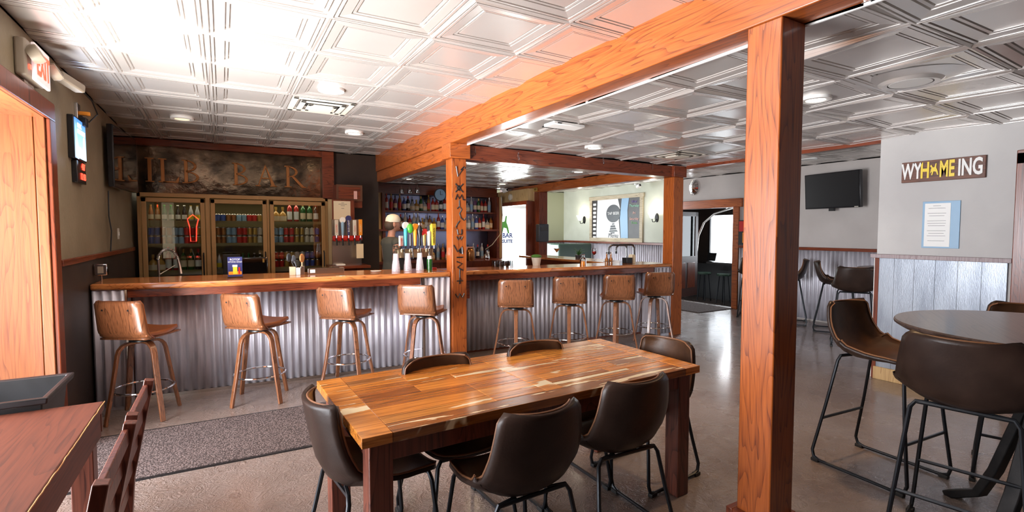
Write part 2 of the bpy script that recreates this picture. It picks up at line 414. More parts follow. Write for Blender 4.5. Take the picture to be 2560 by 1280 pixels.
# bar back partition: doorway in plane X=5.5, Y 8.75-10.3
m_ = MB(); m_.box(5.45, 5.6, 8.75, 10.3, 2.16, 2.42)
struct(m_.build('wall_bar_side', 'pine', smooth=False))
m_ = MB(); m_.box(5.40, 5.62, 8.70, 8.76, 0, 2.16); m_.box(5.38, 5.45, 8.68, 10.3, 2.09, 2.17); m_.box(5.38, 5.62, 10.15, 10.3, 0, 2.13)
struct(m_.build('trim_13', 'darkwood_z', bevel=.005))
# wall behind the back shelves, with its return towards the cooler
m_ = MB(); m_.box(2.1, 5.45, 10.25, 10.35, 0, 2.5); m_.box(2.1, 2.2, 8.15, 10.3, 0, 2.9); m_.box(1.50, 2.2, 8.10, 8.2, 0, 2.9)
struct(m_.build('wall_back', 'darkwall', smooth=False))
struct(B(2.2, 5.40, 10.0, 10.25, 2.30, 2.5).build('trim_14', 'darkwood_x'))
struct(B(-1.12, 1.50, 8.8, 8.9, 0, 2.9).build('wall_behind_cooler', 'wall_taupe', smooth=False)).name = 'wall_cooler'
# room beyond the far doorway
m_ = MB(); m_.box(8.95, 13.2, 5.0, 5.1, -.33, 2.6); m_.box(8.95, 13.2, 11.4, 11.5, -.33, 2.6)
m_.box(13.1, 13.2, 5.1, 11.4, -.33, .62); m_.box(13.1, 13.2, 5.1, 11.4, 2.03, 2.6); m_.box(13.1, 13.2, 10.42, 11.4, .62, 2.03)
struct(m_.build('wall_far_room', 'darkwall', smooth=False))
struct(B(8.95, 13.2, 5.0, 11.5, 2.6, 2.65).build('ceiling_far_room', 'darkwall', smooth=False))
m_ = MB()
for a in (5.1, 6.9, 8.6, 10.37): m_.box(13.1, 13.16, a, a+.05, .62, 2.03)
struct(m_.build('window_2', 'black'))
# ---- pressed tile ceilings
PROF = [(0, 0), (.013, .0), (.014, .018), (.021, .018), (.022, 0), (.036, .0), (.037, .018), (.044, .018), (.045, .003), (.096, .008), (.097, .024), (.104, .024), (.105, .010), (.118, .012), (.119, .028), (.126, .028), (.127, .014)]
def tiles(name, xs, ys, z, lim, sag=.006):
    m_ = MB(); bm = m_.bm; x0, x1, y0, y1 = lim
    cl = lambda a, lo, hi: min(max(a, lo), hi)
    for i in range(len(xs)-1):
        for j in range(len(ys)-1):
            a, b2, c, d = xs[i], xs[i+1], ys[j], ys[j+1]
            if b2 <= x0+.02 or a >= x1-.02 or d <= y0+.02 or c >= y1-.02: continue
            tx, ty, tz = [rnd.uniform(-1, 1) * sag for _ in range(3)]
            cx, cy = (a+b2)/2, (c+d)/2; rings = []
            for q, h in PROF:
                k = .0 if q == 0 else 1
                ring = []
                for px, py in ((a+q, c+q), (b2-q, c+q), (b2-q, d-q), (a+q, d-q)):
                    px, py = cl(px, x0, x1), cl(py, y0, y1)
                    dz = k * (tx*(px-cx)/.3 + ty*(py-cy)/.3)
                    ring.append(bm.verts.new((px, py, z + h + dz)))
                rings.append(ring)
            for A, Bq in zip(rings, rings[1:]):
                for k in range(4): m_.face([A[k], A[(k+1) % 4], Bq[(k+1) % 4], Bq[k]])
            m_.face(rings[-1])
    # backing slab so light cannot leak
    m_.box(x0-.1, x1+.1, y0-.1, y1+.1, z+.06, z+.12)
    return struct(m_.build(name, 'tin', smooth=False, fix=False))
gx = [-.66 + .608*k for k in range(-2, 6)]; gy = [3.62 + .613*k for k in range(-13, 9)]
tiles('ceiling_dining', gx, gy, 2.75, (-1.0, 2.17, -4.2, 8.1), .004)
gx = [2.76 + .642*k for k in range(-1, 7)]; gy = [2.33 + .615*k for k in range(-11, 14)]
tiles('ceiling_lower', gx, gy, 2.5, (2.34, 6.0, -4.2, 5.15), .012)
tiles('ceiling_bar', gx, gy, 2.5, (2.34, 5.62, 5.15, 10.2), .006)
gx = [6.0 + .61*k for k in range(-1, 6)]; gy = [.0 + .61*k for k in range(-3, 21)]
tiles('ceiling_far', gx, gy, 2.68, (5.78, 8.8, -1, 12.1), .006)
# ---- timber posts, beams and headers
def timber(name, label, cat, mat, boxes, bevel=.006, group=None):
    m_ = MB()
    for b_ in boxes: m_.box(*b_)
    return tag(m_.build(name, mat, bevel=bevel), label, cat, group)
timber('ceiling_beam', 'long varnished oak beam crossing the ceiling from the big pillar to the bar post', 'beam', 'oak_y', [(2.16, 2.34, -4.1, 8.1, 2.5, 2.78)])
timber('beam_edging', 'thin pale strip along the lower inner edge of the long oak beam', 'trim', 'white', [(2.341, 2.352, -4.0, 5.04, 2.485, 2.5)], 0)
t = thing('timber_pillar', 'large square oak pillar standing in the foreground beside the long table', 'pillar', (2.255, 1.44, 0))
B(-.09, .09, -.085, .085, 0, 2.5).build('shaft', 'oak_z', t, .006)
m_ = MB(); m_.box(-.125, .125, -.12, -.085, 0, .19); m_.box(-.125, .125, .085, .12, 0, .19); m_.box(-.125, -.09, -.085, .085, 0, .19); m_.box(.09, .125, -.085, .085, 0, .19)
m_.build('base_trim', 'darkwood_x', t, .004)
t = thing('timber_post', 'square oak post covered in black brand marks between the two bar counters', 'post', (2.26, 5.14, 0))
B(-.085, .085, -.085, .085, 0, 2.34).build('shaft', 'oak_z', t, .005)
B(-.12, .12, -.12, .12, 2.34, 2.5).build('capital', 'oak_x', t, .004)
BR = [[(-.04, .07), (-.02, -.05), (.05, .04), (.02, .03), (.06, .07), (.08, .05)], [(-.05, .05), (.05, -.05), (0, 0), (.05, .05), (-.05, -.05)], [(-.05, -.03), (-.03, .03), (0, -.02), (.03, .03), (.05, -.03), (.08, -.03)],
      [(0, .04), (0, -.04)], [(-.03, .06), (0, .09), (.03, .05), (0, 0), (.02, -.05), (.06, -.08), (.08, -.05)], [(-.05, -.08), (-.03, -.04), (0, .0)], [(-.03, .03), (-.02, -.03), (.03, -.03), (.03, .03)],
      [(-.04, .02), (-.02, -.02), (0, .02), (.02, -.02), (.04, .02)], [(-.08, .05), (-.03, -.03), (.03, .03), (.04, -.06)], [(-.04, 0), (.04, 0)], [(-.04, .05), (.03, .02), (-.03, -.02), (.04, -.06)], [(0, .05), (0, -.05)], [(-.04, .0), (.04, .0), (0, .04), (0, -.04)],
      [(-.06, .02), (-.03, -.03), (0, .02), (.03, -.03), (.06, .02)]]
zz = [2.19, 2.02, 1.92, 1.85, 1.74, 1.66, 1.54, 1.47, 1.35, 1.26, 1.17, 1.08, 1.0, .84]
m_ = MB()
for br, z in zip(BR, zz):
    m_.tube([(x*.9, -.0865, z+q*.9) for x, q in br], .0075, 5)
m_.ball((.02, -.084, 1.33), .03, (1, .1, 1.1), 6); m_.ball((0, -.084, 2.02), .03, (1, .1, 1.1), 6)
m_.build('brand_marks', 'black', t)
timber('lower_beam', 'oak beam under the long ceiling beam, running from the marked post towards the cooler', 'beam', 'oak_y', [(2.18, 2.33, 5.26, 8.1, 2.34, 2.498)])
# header from the marked post to the far post, slightly skewed
m_ = MB(); m_.prism([(2.38, 5.06), (5.74, 5.20), (5.74, 5.40), (2.38, 5.26)], 2.34, 2.499)
tag(m_.build('ceiling_beam', 'darkwood_x', bevel=.005), 'dark red wood header spanning above the four stools from the marked post to the far bar post', 'beam')
t = thing('timber_post', 'square dark oak post at the far right end of the bar', 'post', (5.84, 5.28, 0))
B(-.1, .1, -.1, .1, 0, 2.34).build('shaft', 'oak_z', t, .005)
B(-.13, .13, -.13, .13, 2.34, 2.5).build('capital', 'darkwood_x', t, .004)
timber('ceiling_beam', 'dark wood header above the rear counter, receding to the back doorway', 'beam', 'oak_y', [(5.62, 5.78, 5.42, 10.25, 2.34, 2.68)])
timber('timber_post', 'dark square post behind the bar beside the bright back doorway', 'post', 'darkwood_z', [(5.56, 5.76, 8.5, 8.69, 0, 2.34)])
struct(B(5.95, 6.02, 2.62, 5.14, 2.46, 2.68).build('trim_15', 'darkwood_y'))
# ------------------------------------------------------------------ ceiling fittings
def downlight(x, y, z, label, bulb='bulb', power=0, r=.085, ref=None, col=(1, .62, .30)):
    t = thing('ceiling_light', label, 'ceiling light', (x, y, z))
    m_ = MB(); m_.lathe([(r*.8, -.004), (r, -.010), (r+.022, -.006), (r+.024, .03), (r*.8, .03)], 28); m_.build('trim_ring', 'white', t)
    MB().lathe([(0, -.003), (r*.82, -.003), (r*.82, .02), (0, .02)], 28).build('lens', bulb, t)
    if power: spot((x, y, z-.03), power, col)
downlight(.84, 4.54, 2.75, 'lit recessed light in the silver ceiling above the bar stools, beside the vent', 'bulb_white', 26)
downlight(1.44, 6.37, 2.75, 'lit recessed light in the silver ceiling in front of the long beam', 'bulb', 60)
downlight(-.34, 6.47, 2.75, 'unlit recessed light in the dark corner of the silver ceiling above the cooler', 'bulb_dim', 0)
downlight(3.71, 4.53, 2.5, 'lit recessed light in the lower ceiling in front of the dark header', 'bulb_white', 40)
downlight(3.75, 2.08, 2.5, 'lit recessed light in the lower ceiling right beside the big pillar', 'bulb_white', 80, .08)
downlight(3.07, 6.43, 2.5, 'lit recessed light over the bar just right of the marked post', 'bulb_white', 20)
downlight(2.96, 8.9, 2.5, 'lit recessed light over the bartender in front of the bottle shelves', 'bulb', 30)
downlight(4.93, 8.9, 2.5, 'lit recessed light at the back of the bar before the doorway', 'bulb', 30)
downlight(4.99, 6.48, 2.5, 'lit recessed light over the bar just behind the dark header', 'bulb_white', 16)
downlight(8.05, 4.55, 2.68, 'unlit recessed light in the far ceiling above the wall television', 'white', 0, .1)
def vent(x, y, z, label):
    t = thing('ceiling_vent', label, 'vent', (x, y, z))
    m_ = MB()
    for q, h in ((.27, -.002), (.20, -.012), (.13, -.020)):
        for a in range(4):
            X = Matrix.Rotation(a*PI/2, 4, 'Z'); m_.box(-q, q, q-.045, q, h, h+.008, X)
    m_.build('louvres', 'offwhite', t, .002)
    B(-.27, .27, -.27, .27, .02, .03).build('duct_back', 'black', t)
    B(-.10, .10, -.10, .10, -.026, -.018).build('centre_plate', 'offwhite', t)
vent(.855, 5.15, 2.742, 'square stepped air vent in the silver ceiling near the bar')
vent(4.95, 4.42, 2.492, 'square air vent in the lower ceiling at the far end near the header')
t = thing('ceiling_speaker', 'round white ceiling speaker in a bulging tile at upper right', 'speaker', (3.82, 1.53, 2.5))
MB().lathe([(0, -.012), (.112, -.012), (.118, -.004), (.118, .02), (0, .02)], 36).build('grille', 'white', t)
MB().lathe([(.119, -.012), (.15, -.018), (.17, .0), (.30, .012), (.119, .02)], 36).build('surround', 'tin', t)
t = thing('access_point', 'white rectangular box hanging under a gap in the lower ceiling by the beam', 'ceiling device', (2.66, 3.66, 2.47))
B(-.17, .17, -.08, .08, 0, .028).build('casing', 'white', t, .008)
B(-.13, -.09, -.083, -.079, .008, .018).build('indicator', 'black', t)
B(-.12, .12, .09, .18, .02, .03).build('ceiling_gap', 'black', t)
for x, y, s_, z in ((3.0, 5.03, 'first from the marked post', 2.36), (4.3, 5.06, 'second from the marked post', 2.40), (5.2, 5.09, 'third from the marked post', 2.40), (2.44, 5.03, 'in the corner by the marked post', 2.38)):
    o = MB().tube([(x, y, z+.10), (x, y, z+.06), (x+.003, y-.008, z+.02), (x, y, z)], [.004, .010, .009, .003], 8).build('hanging_hook', 'clearglass')
    tag(o, 'small clear plastic hook hanging along the dark header, ' + s_, 'hook')
# ------------------------------------------------------------------ cooler and its sign
t = thing('walk_in_cooler', 'bronze framed three-door glass beer cooler at the back left', 'cooler', (0, 8.0, 0))
m_ = MB(); m_.box(-.94, -.90, 0, .05, 0, 2.05); m_.box(1.36, 1.40, 0, .05, 0, 2.05); m_.box(-.94, 1.40, 0, .05, 1.995, 2.05)
m_.box(-.19, -.135, .0, .05, 0, 2.0); m_.box(.565, .595, .0, .05, 0, 2.0); m_.box(-.94, 1.40, 0, .05, 0, .1)
m_.build('frame', 'cooler_alu', t, .004)
m_ = MB(); m_.box(-.94, -.92, .05, .78, 0, 2.05); m_.box(1.38, 1.40, .05, .78, 0, 2.05); m_.box(-.94, 1.4, .05, .78, 2.03, 2.05); m_.box(-.94, 1.4, .74, .78, 0, 2.05)
m_.build('cabinet', 'shelf_olive', t)
B(1.40, 1.50, -.02, .10, 0, 2.03).build('side_panel', 'cooler_side', t, .004)
for i, (a, b2) in enumerate(((-.895, -.195), (-.13, .56), (.60, 1.355))):
    m_ = MB(); m_.box(a, a+.055, -.03, 0, .1, 1.985); m_.box(b2-.055, b2, -.03, 0, .1, 1.985); m_.box(a, b2, -.03, 0, 1.925, 1.985); m_.box(a, b2, -.03, 0, .1, .17)
    d = m_.build('door', 'cooler_alu', t, .006)
    B(a+.055, b2-.055, -.018, -.012, .17, 1.925).build('pane', 'pane', d)
    m_ = MB(); hx = b2-.028; m_.tube([(hx, -.03, .95), (hx, -.065, .98), (hx, -.065, 1.22), (hx, -.03, 1.25)], .009, 8); m_.build('handle', 'black', d)
    m_ = MB()
    for z in (.62, 1.0, 1.36, 1.67):
        m_.box(a+.02, b2-.02, .10, .60, z-.012, z)
        m_.box(a+.02, b2-.02, .085, .10, z-.022, z+.022)
    m_.build('shelf', 'shelf_olive', t)
area('cooler_lamp', (.2, 8.13, 1.97), (.2, 8.35, .6), 2.1, .06, 3, (1, .85, .6))
t = thing('sign_board', 'dark embossed metal sign panel above the cooler lettered BAR in copper serif letters', 'sign', (0, 8.0, 0))
B(-.93, 1.33, .09, .13, 2.05, 2.70).build('panel', 'mirrorpanel', t, smooth=False)
m_ = MB(); m_.box(-.98, 1.50, .02, .12, 2.66, 2.75); m_.box(1.33, 1.50, .0, .12, 2.03, 2.75); m_.box(-.99, -.93, .02, .12, 2.05, 2.75)
m_.build('frame', 'darkwood_x', t, .005)
def glyph(ch):
    m_ = MB(); Hh = .30; th = .020
    st = lambda x, z0=0, z1=Hh, w_=.042: m_.box(x-w_/2, x+w_/2, -th, 0, z0, z1)
    ser = lambda x, z, w_=.095: m_.box(x-w_/2, x+w_/2, -th, 0, z-.008, z+.008)
    def bowl(x, zc, rx, rz, w_=.03):
        P = [(x + rx*sin(PI*i/14), zc + rz*cos(PI*i/14)) for i in range(15)]
        Q = [(x + max(rx-w_*1.2, .005)*sin(PI*i/14), zc + (rz-w_*.55)*cos(PI*i/14)) for i in range(15)]
        for i in range(14):
            m_.prism([P[i], P[i+1], Q[i+1], Q[i]], 0, th, Matrix(((1, 0, 0, 0), (0, 0, -1, 0), (0, 1, 0, 0), (0, 0, 0, 1))))
    X = Matrix(((1, 0, 0, 0), (0, 0, -1, 0), (0, 1, 0, 0), (0, 0, 0, 1)))
    if ch == 'I': st(0); ser(0, 0); ser(0, Hh)
    if ch == 'L': st(0); ser(0, 0); ser(0, Hh); m_.box(0, .17, -th, 0, -.008, .012); m_.prism([(.13, .0), (.175, .0), (.185, .07), (.172, .07)], 0, th, X)
    if ch == 'B': st(0); ser(-.01, 0, .07); ser(-.01, Hh, .07); bowl(0, .226, .125, .078); bowl(0, .074, .15, .08)
    if ch == 'R': st(0); ser(0, 0); ser(-.01, Hh, .07); bowl(0, .222, .135, .082); m_.prism([(.05, .15), (.09, .155), (.23, .0), (.18, -.005)], 0, th, X); ser(.215, 0, .07)
    if ch == 'A': m_.prism([(-.10, 0), (-.082, 0), (.012, .27), (.0, .31)], 0, th, X); m_.prism([(.0, .31), (.012, .24), (.08, 0), (.13, 0)], 0, th, X); m_.box(-.06, .075, -th, 0, .10, .118); ser(-.095, 0, .07); ser(.105, 0, .09)
    return m_
for ch, x in (('I', -.80), ('L', -.66), ('B', -.40), ('B', .19), ('A', .56), ('R', .86)):
    o = glyph(ch).build('letter', 'copper', t, .003); o.location = (x, .085, 2.20)
# ------------------------------------------------------------------ bottles and cans
def bottle(kind, glassm, labelm, capm, scale=1.0):
    t = thing('bottle', 'bottle', 'bottle', (0, 0, -20))
    if kind == 'wine': body = [(.0, 0), (.036, 0), (.038, .006), (.038, .19), (.033, .215), (.016, .24), (.0135, .25), (.0135, .30), (0, .30)]; lz = (.06, .15, .0385); cz = (.255, .305, .015)
    elif kind == 'liquor': body = [(.0, 0), (.038, 0), (.04, .006), (.04, .17), (.034, .195), (.016, .215), (.0135, .225), (.0135, .265), (0, .265)]; lz = (.04, .14, .0405); cz = (.255, .285, .0155)
    elif kind == 'tall': body = [(.0, 0), (.033, 0), (.035, .006), (.035, .21), (.03, .235), (.014, .26), (.012, .27), (.012, .32), (0, .32)]; lz = (.05, .17, .0355); cz = (.30, .335, .014)
    elif kind == 'squat': body = [(.0, 0), (.052, 0), (.055, .01), (.052, .11), (.04, .145), (.016, .165), (.0145, .17), (.0145, .205), (0, .205)]; lz = (.03, .10, .055); cz = (.195, .235, .019)
    elif kind == 'beer': body = [(.0, 0), (.028, 0), (.030, .005), (.030, .12), (.026, .145), (.0135, .19), (.012, .225), (0, .225)]; lz = (.04, .10, .0305); cz = (.219, .23, .0135)
    else: body = [(0, 0), (.028, 0), (.033, .008), (.033, .112), (.027, .122), (0, .122)]; lz = (.012, .108, .0335); cz = (.121, .1235, .024)
    def sc_(p): return [(r*scale, z*scale) for r, z in p]
    MB().lathe(sc_(body), 14).build('glass_body' if kind != 'can' else 'can_body', glassm, t)
    MB().lathe(sc_([(lz[2]-.002, lz[0]), (lz[2], lz[0]), (lz[2], lz[1]), (lz[2]-.002, lz[1])]), 14).build('label', labelm, t)
    MB().lathe(sc_([(0, cz[0]), (cz[2], cz[0]), (cz[2], cz[1]), (0, cz[1])]), 12).build('cap' if kind != 'can' else 'can_lid', capm, t)
    return t
KINDS = [('liquor', 'b_clear', 'white', 'white', 'clear'), ('liquor', 'b_amber', 'cream', 'black', 'amber'), ('squat', 'b_gold', 'cream', 'gold', 'squat golden'),
         ('tall', 'b_red', 'white', 'red', 'tall red'), ('wine', 'b_green', 'cream', 'gold', 'dark green'), ('wine', 'b_dark', 'white', 'red', 'near-black wine'),
         ('tall', 'b_clear', 'lightblue', 'steel', 'tall clear'), ('squat', 'b_clear', 'cream', 'black', 'squat clear'), ('tall', 'b_amber', 'red', 'gold', 'tall amber'),
         ('liquor', 'b_blue', 'white', 'steel', 'blue'), ('wine', 'b_purple', 'cream', 'black', 'purple-dark wine'), ('liquor', 'b_red', 'cream', 'black', 'short red')]
BK = [(bottle(*k[:4]), k[4]) for k in KINDS]
CANS = [(bottle('can', m1, m2, 'steel'), nm) for m1, m2, nm in (('steel', 'offwhite', 'white'), ('steel', 'blue', 'blue'), ('steel', 'copper', 'copper'), ('steel', 'lightblue', 'pale blue'), ('steel', 'red', 'red'), ('steel', 'gold', 'gold'))]
BEER = [(bottle('beer', m1, m2, m3), nm) for m1, m2, m3, nm in (('b_amber', 'cream', 'gold', 'brown'), ('b_green', 'offwhite', 'green', 'green'), ('b_dark', 'white', 'white', 'black'), ('b_clear', 'yellow', 'gold', 'clear'))]
PROTO_USED = set()
ORD = ['first', 'second', 'third', 'fourth', 'fifth', 'sixth', 'seventh', 'eighth', 'ninth', 'tenth', 'eleventh', 'twelfth', 'thirteenth', 'fourteenth', 'fifteenth', 'sixteenth', 'seventeenth', 'eighteenth', 'nineteenth', 'twentieth', 'twenty-first', 'twenty-second', 'twenty-third', 'twenty-fourth', 'twenty-fifth', 'twenty-sixth', 'twenty-seventh', 'twenty-eighth', 'twenty-ninth', 'thirtieth', 'thirty-first', 'thirty-second']
def put(proto, loc, label, group, cat='bottle', name='bottle', rz=0):
    if proto.name in PROTO_USED:
        o = dup(proto, loc, rz, label, group)
    else:
        if proto.name not in KIDS: KIDS[proto.name] = [(c, kids(c)) for c in kids(proto)]
        PROTO_USED.add(proto.name); o = proto; o.location = loc; o['label'] = label; o['group'] = group; o.rotation_euler = (0, 0, rz)
    o['category'] = cat
    return o
# ---- back bar shelves on the rear wall
t = thing('bottle_shelving', 'dark wooden wall shelving full of liquor bottles behind the bar', 'shelving', (0, 0, 0))
m_ = MB(); m_.box(2.22, 5.30, 9.82, 10.2, 1.925, 1.96); m_.build('shelf', 'darkwood_x', t, .003)
B(2.22, 5.30, 9.72, 10.2, 1.545, 1.585).build('shelf', 'darkwood_x', t, .003)
B(2.22, 5.30, 9.60, 10.2, .90, .95).build('cabinet_top', 'darkwood_x', t, .003)
B(2.22, 5.30, 9.64, 10.2, .0, .90).build('cabinet', 'darkwood_z', t)
B(2.72, 2.78, 9.75, 10.2, .95, 2.3).build('upright', 'darkwood_z', t); B(5.26, 5.32, 9.75, 10.2, .0, 2.3).build('upright', 'darkwood_z', t)
B(2.64, 2.72, 9.80, 9.9, .95, 2.3).build('pale_casing', 'pine', t)
o = B(2.79, 5.25, 10.2, 10.235, .96, 2.29).build('back_mirror', 'mirror_dim', None, smooth=False); tag(o, 'bluish mirror panel behind the liquor bottles on the rear shelves', 'mirror')
def shelf_row(n, x0, x1, y, z, what, kinds, group, extra=0, skip=()):
    for i in range(n):
        if i in skip: continue
        p, nm = kinds[rnd.randrange(len(kinds))]
        x = x0 + (x1-x0)*(i+.5)/n + rnd.uniform(-.008, .008)
        put(p, (x, y + rnd.uniform(-.02, .02), z), '%s bottle on the %s, %s from the left' % (nm, what, ORD[i]), group)
shelf_row(27, 2.82, 5.22, 9.95, 1.96, 'top back-bar shelf', BK, 'bottles on the top back-bar shelf')
shelf_row(27, 2.82, 5.22, 9.88, 1.585, 'middle back-bar shelf', BK, 'bottles on the middle back-bar shelf')
shelf_row(13, 3.6, 5.1, 9.80, .95, 'back-bar cabinet top', BK, 'bottles on the back-bar cabinet')
t = thing('wall_clock', 'round bluish wall clock above the liquor shelves, left of the marked post', 'clock', (3.93, 9.78, 2.30))
X = Matrix.Rotation(PI/2, 4, 'X')
MB().lathe([(0, 0), (.13, 0), (.13, .03), (0, .03)], 32, X=X).build('clock_body', 'black', t)
MB().lathe([(0, .031), (.115, .031), (.115, .034), (0, .034)], 32, X=X).build('dial', 'lightblue', t)
m_ = MB(); m_.box(-.004, .004, -.04, -.036, 0, .08); m_.box(-.004, .05, -.04, -.036, -.004, .004); m_.build('hands', 'black', t)
# ---- cooler stock
names3 = ('left', 'middle', 'right')
for d_, (a, b2) in enumerate(((-.85, -.25), (-.08, .51), (.65, 1.30))):
    for s_, z in enumerate((1.67, 1.36, 1.0, .62)):
        sh = ('top', 'second', 'third', 'lowest')[s_]
        use = BEER if (d_ + s_) % 3 == 0 else (CANS if (d_ + s_) % 3 == 1 else BK[:8])
        if s_ == 1 and d_: use = CANS
        n = 8 if use is not CANS else 9
        if use is BK[:8] or (use is not BEER and use is not CANS): n = 7
        for i in range(n):
            p, nm = use[(i // 2 + d_ + s_) % len(use)] if use is not BK else use[rnd.randrange(8)]
            x = a + (b2-a)*(i+.5)/n
            kind = 'can' if use is CANS else 'bottle'
            put(p, (x, 8.17 + rnd.uniform(-.005, .005), z), '%s %s, %s shelf behind the %s cooler door, %s from left' % (nm, kind, sh, names3[d_], ORD[i]),
                'drinks behind the %s cooler door' % names3[d_], kind)
            if use is CANS and s_ in (1, 2):
                put(p, (x, 8.17, z+.124), '%s can, upper layer of %s shelf, %s cooler door, %s from left' % (nm, sh, names3[d_], ORD[i]),
                    'drinks behind the %s cooler door' % names3[d_], 'can')
# remove prototypes that were never placed
for p, nm in BK + CANS + BEER:
    if p.name not in PROTO_USED:
        for c in kids(p): bpy.data.objects.remove(c)
        bpy.data.objects.remove(p)
# ------------------------------------------------------------------ bar counters
def lerp_y(P, x):
    for (xa, ya), (xb, yb) in zip(P, P[1:]):
        if xa <= x <= xb: return ya + (yb-ya)*(x-xa)/(xb-xa)
    return P[-1][1]
F1 = [(-.98, 5.42), (-.6, 5.31), (0, 5.225), (.83, 5.19), (2.172, 5.09)]
m_ = MB(); m_.prism(F1 + [(2.172, 5.75), (-.98, 6.05)], 1.045, 1.10)
tag(m_.build('bar_counter', 'bartop_x', bevel=.016), 'long varnished wooden bar top above the silver corrugated front, left section', 'counter')
t = thing('bar_cladding', 'left bar front clad in silver corrugated metal below the wooden top', 'bar', (0, 0, 0))
m_ = MB(); m_.prism([(-.97, 5.68), (2.16, 5.50), (2.16, 5.72), (-.97, 5.95)], 0, 1.045); m_.build('carcass', 'darkwood_x', t)
corr('front_panel', (-.72, 5.645), (1.84, 5.485), .03, .965, 'galv', t)
m_ = MB(); m_.prism([(-.72, 5.37), (0, 5.27), (1.84, 5.14), (1.84, 5.175), (0, 5.305), (-.72, 5.405)], .975, 1.045); m_.build('apron', 'darkwood_x', t, .003)
m_ = MB(); m_.prism([(-.74, 5.63), (1.86, 5.465), (1.86, 5.48), (-.74, 5.645)], 0, .03); m_.prism([(-.72, 5.62), (1.84, 5.46), (1.84, 5.47), (-.72, 5.63)], .955, .975)
m_.build('edge_trim', 'steel', t)
corr('end_panel', (-.97, 5.435), (-.73, 5.365), .03, 1.04, 'galv', t)
corr('end_panel', (1.87, 5.13), (2.165, 5.11), .03, 1.04, 'galv', t)
MB().prism([(-.97, 5.45), (-.73, 5.385), (-.73, 5.66), (-.97, 5.70)], 0, 1.044).build('end_block', 'galv', t)
MB().prism([(1.87, 5.15), (2.165, 5.13), (2.165, 5.51), (1.87, 5.51)], 0, 1.044).build('end_block', 'galv', t)
B(1.850, 1.87, 5.11, 5.15, .0, 1.044).build('corner_trim', 'steel', t); B(-.735, -.72, 5.35, 5.39, 0, 1.044).build('corner_trim', 'steel', t)
F2 = [(2.345, 5.46), (3.5, 5.36), (5.745, 5.19)]
m_ = MB(); m_.prism(F2 + [(5.745, 5.80), (2.345, 6.02)], 1.02, 1.07)
tag(m_.build('bar_counter', 'bartop_x', bevel=.015), 'varnished wooden bar top of the right section, from marked post to far post', 'counter')
t = thing('bar_cladding', 'right bar front of shaded corrugated metal behind the four stools', 'bar', (0, 0, 0))
m_ = MB(); m_.prism([(2.36, 5.76), (5.74, 5.50), (5.74, 5.62), (2.36, 5.88)], 0, 1.02); m_.build('carcass', 'darkwood_x', t)
corr('front_panel', (2.38, 5.735), (5.43, 5.50), .03, .93, 'galv', t)
m_ = MB(); m_.prism([(2.36, 5.50), (5.43, 5.25), (5.43, 5.28), (2.36, 5.53)], .95, 1.02); m_.build('apron', 'darkwood_x', t, .003)
B(2.36, 2.62, 5.56, 5.74, .72, .95).build('bracket', 'darkwood_x', t, .003)
corr('end_panel', (5.46, 5.225), (5.735, 5.205), .04, 1.01, 'galv', t)
m_ = MB(); m_.prism([(5.46, 5.245), (5.735, 5.225), (5.735, 5.51), (5.46, 5.53)], 0, 1.019); m_.build('end_block', 'galv', t)
# rear counter along X
m_ = MB(); m_.box(5.05, 5.62, 5.83, 8.46, 1.03, 1.07)
tag(m_.build('bar_counter', 'bartop_y', bevel=.012), 'wooden rear counter top running back along the right side of the bar', 'counter')
t = thing('bar_cladding', 'dark rear counter below the header facing the booth wall', 'bar', (0, 0, 0))
B(5.38, 5.58, 5.85, 8.46, 0, 1.03).build('carcass', 'darkwood_y', t); B(5.05, 5.38, 5.85, 8.4, .35, .38).build('under_shelf', 'darkwood_y', t)
t = thing('service_table', 'low steel service counter behind the left bar top', 'counter', (0, 6.6, 0))
B(-.95, 1.3, -.28, .28, .84, .88).build('worktop', 'steel', t, .003); B(-.95, 1.3, -.24, .24, 0, .84).build('cabinet', 'darkwood_z', t)
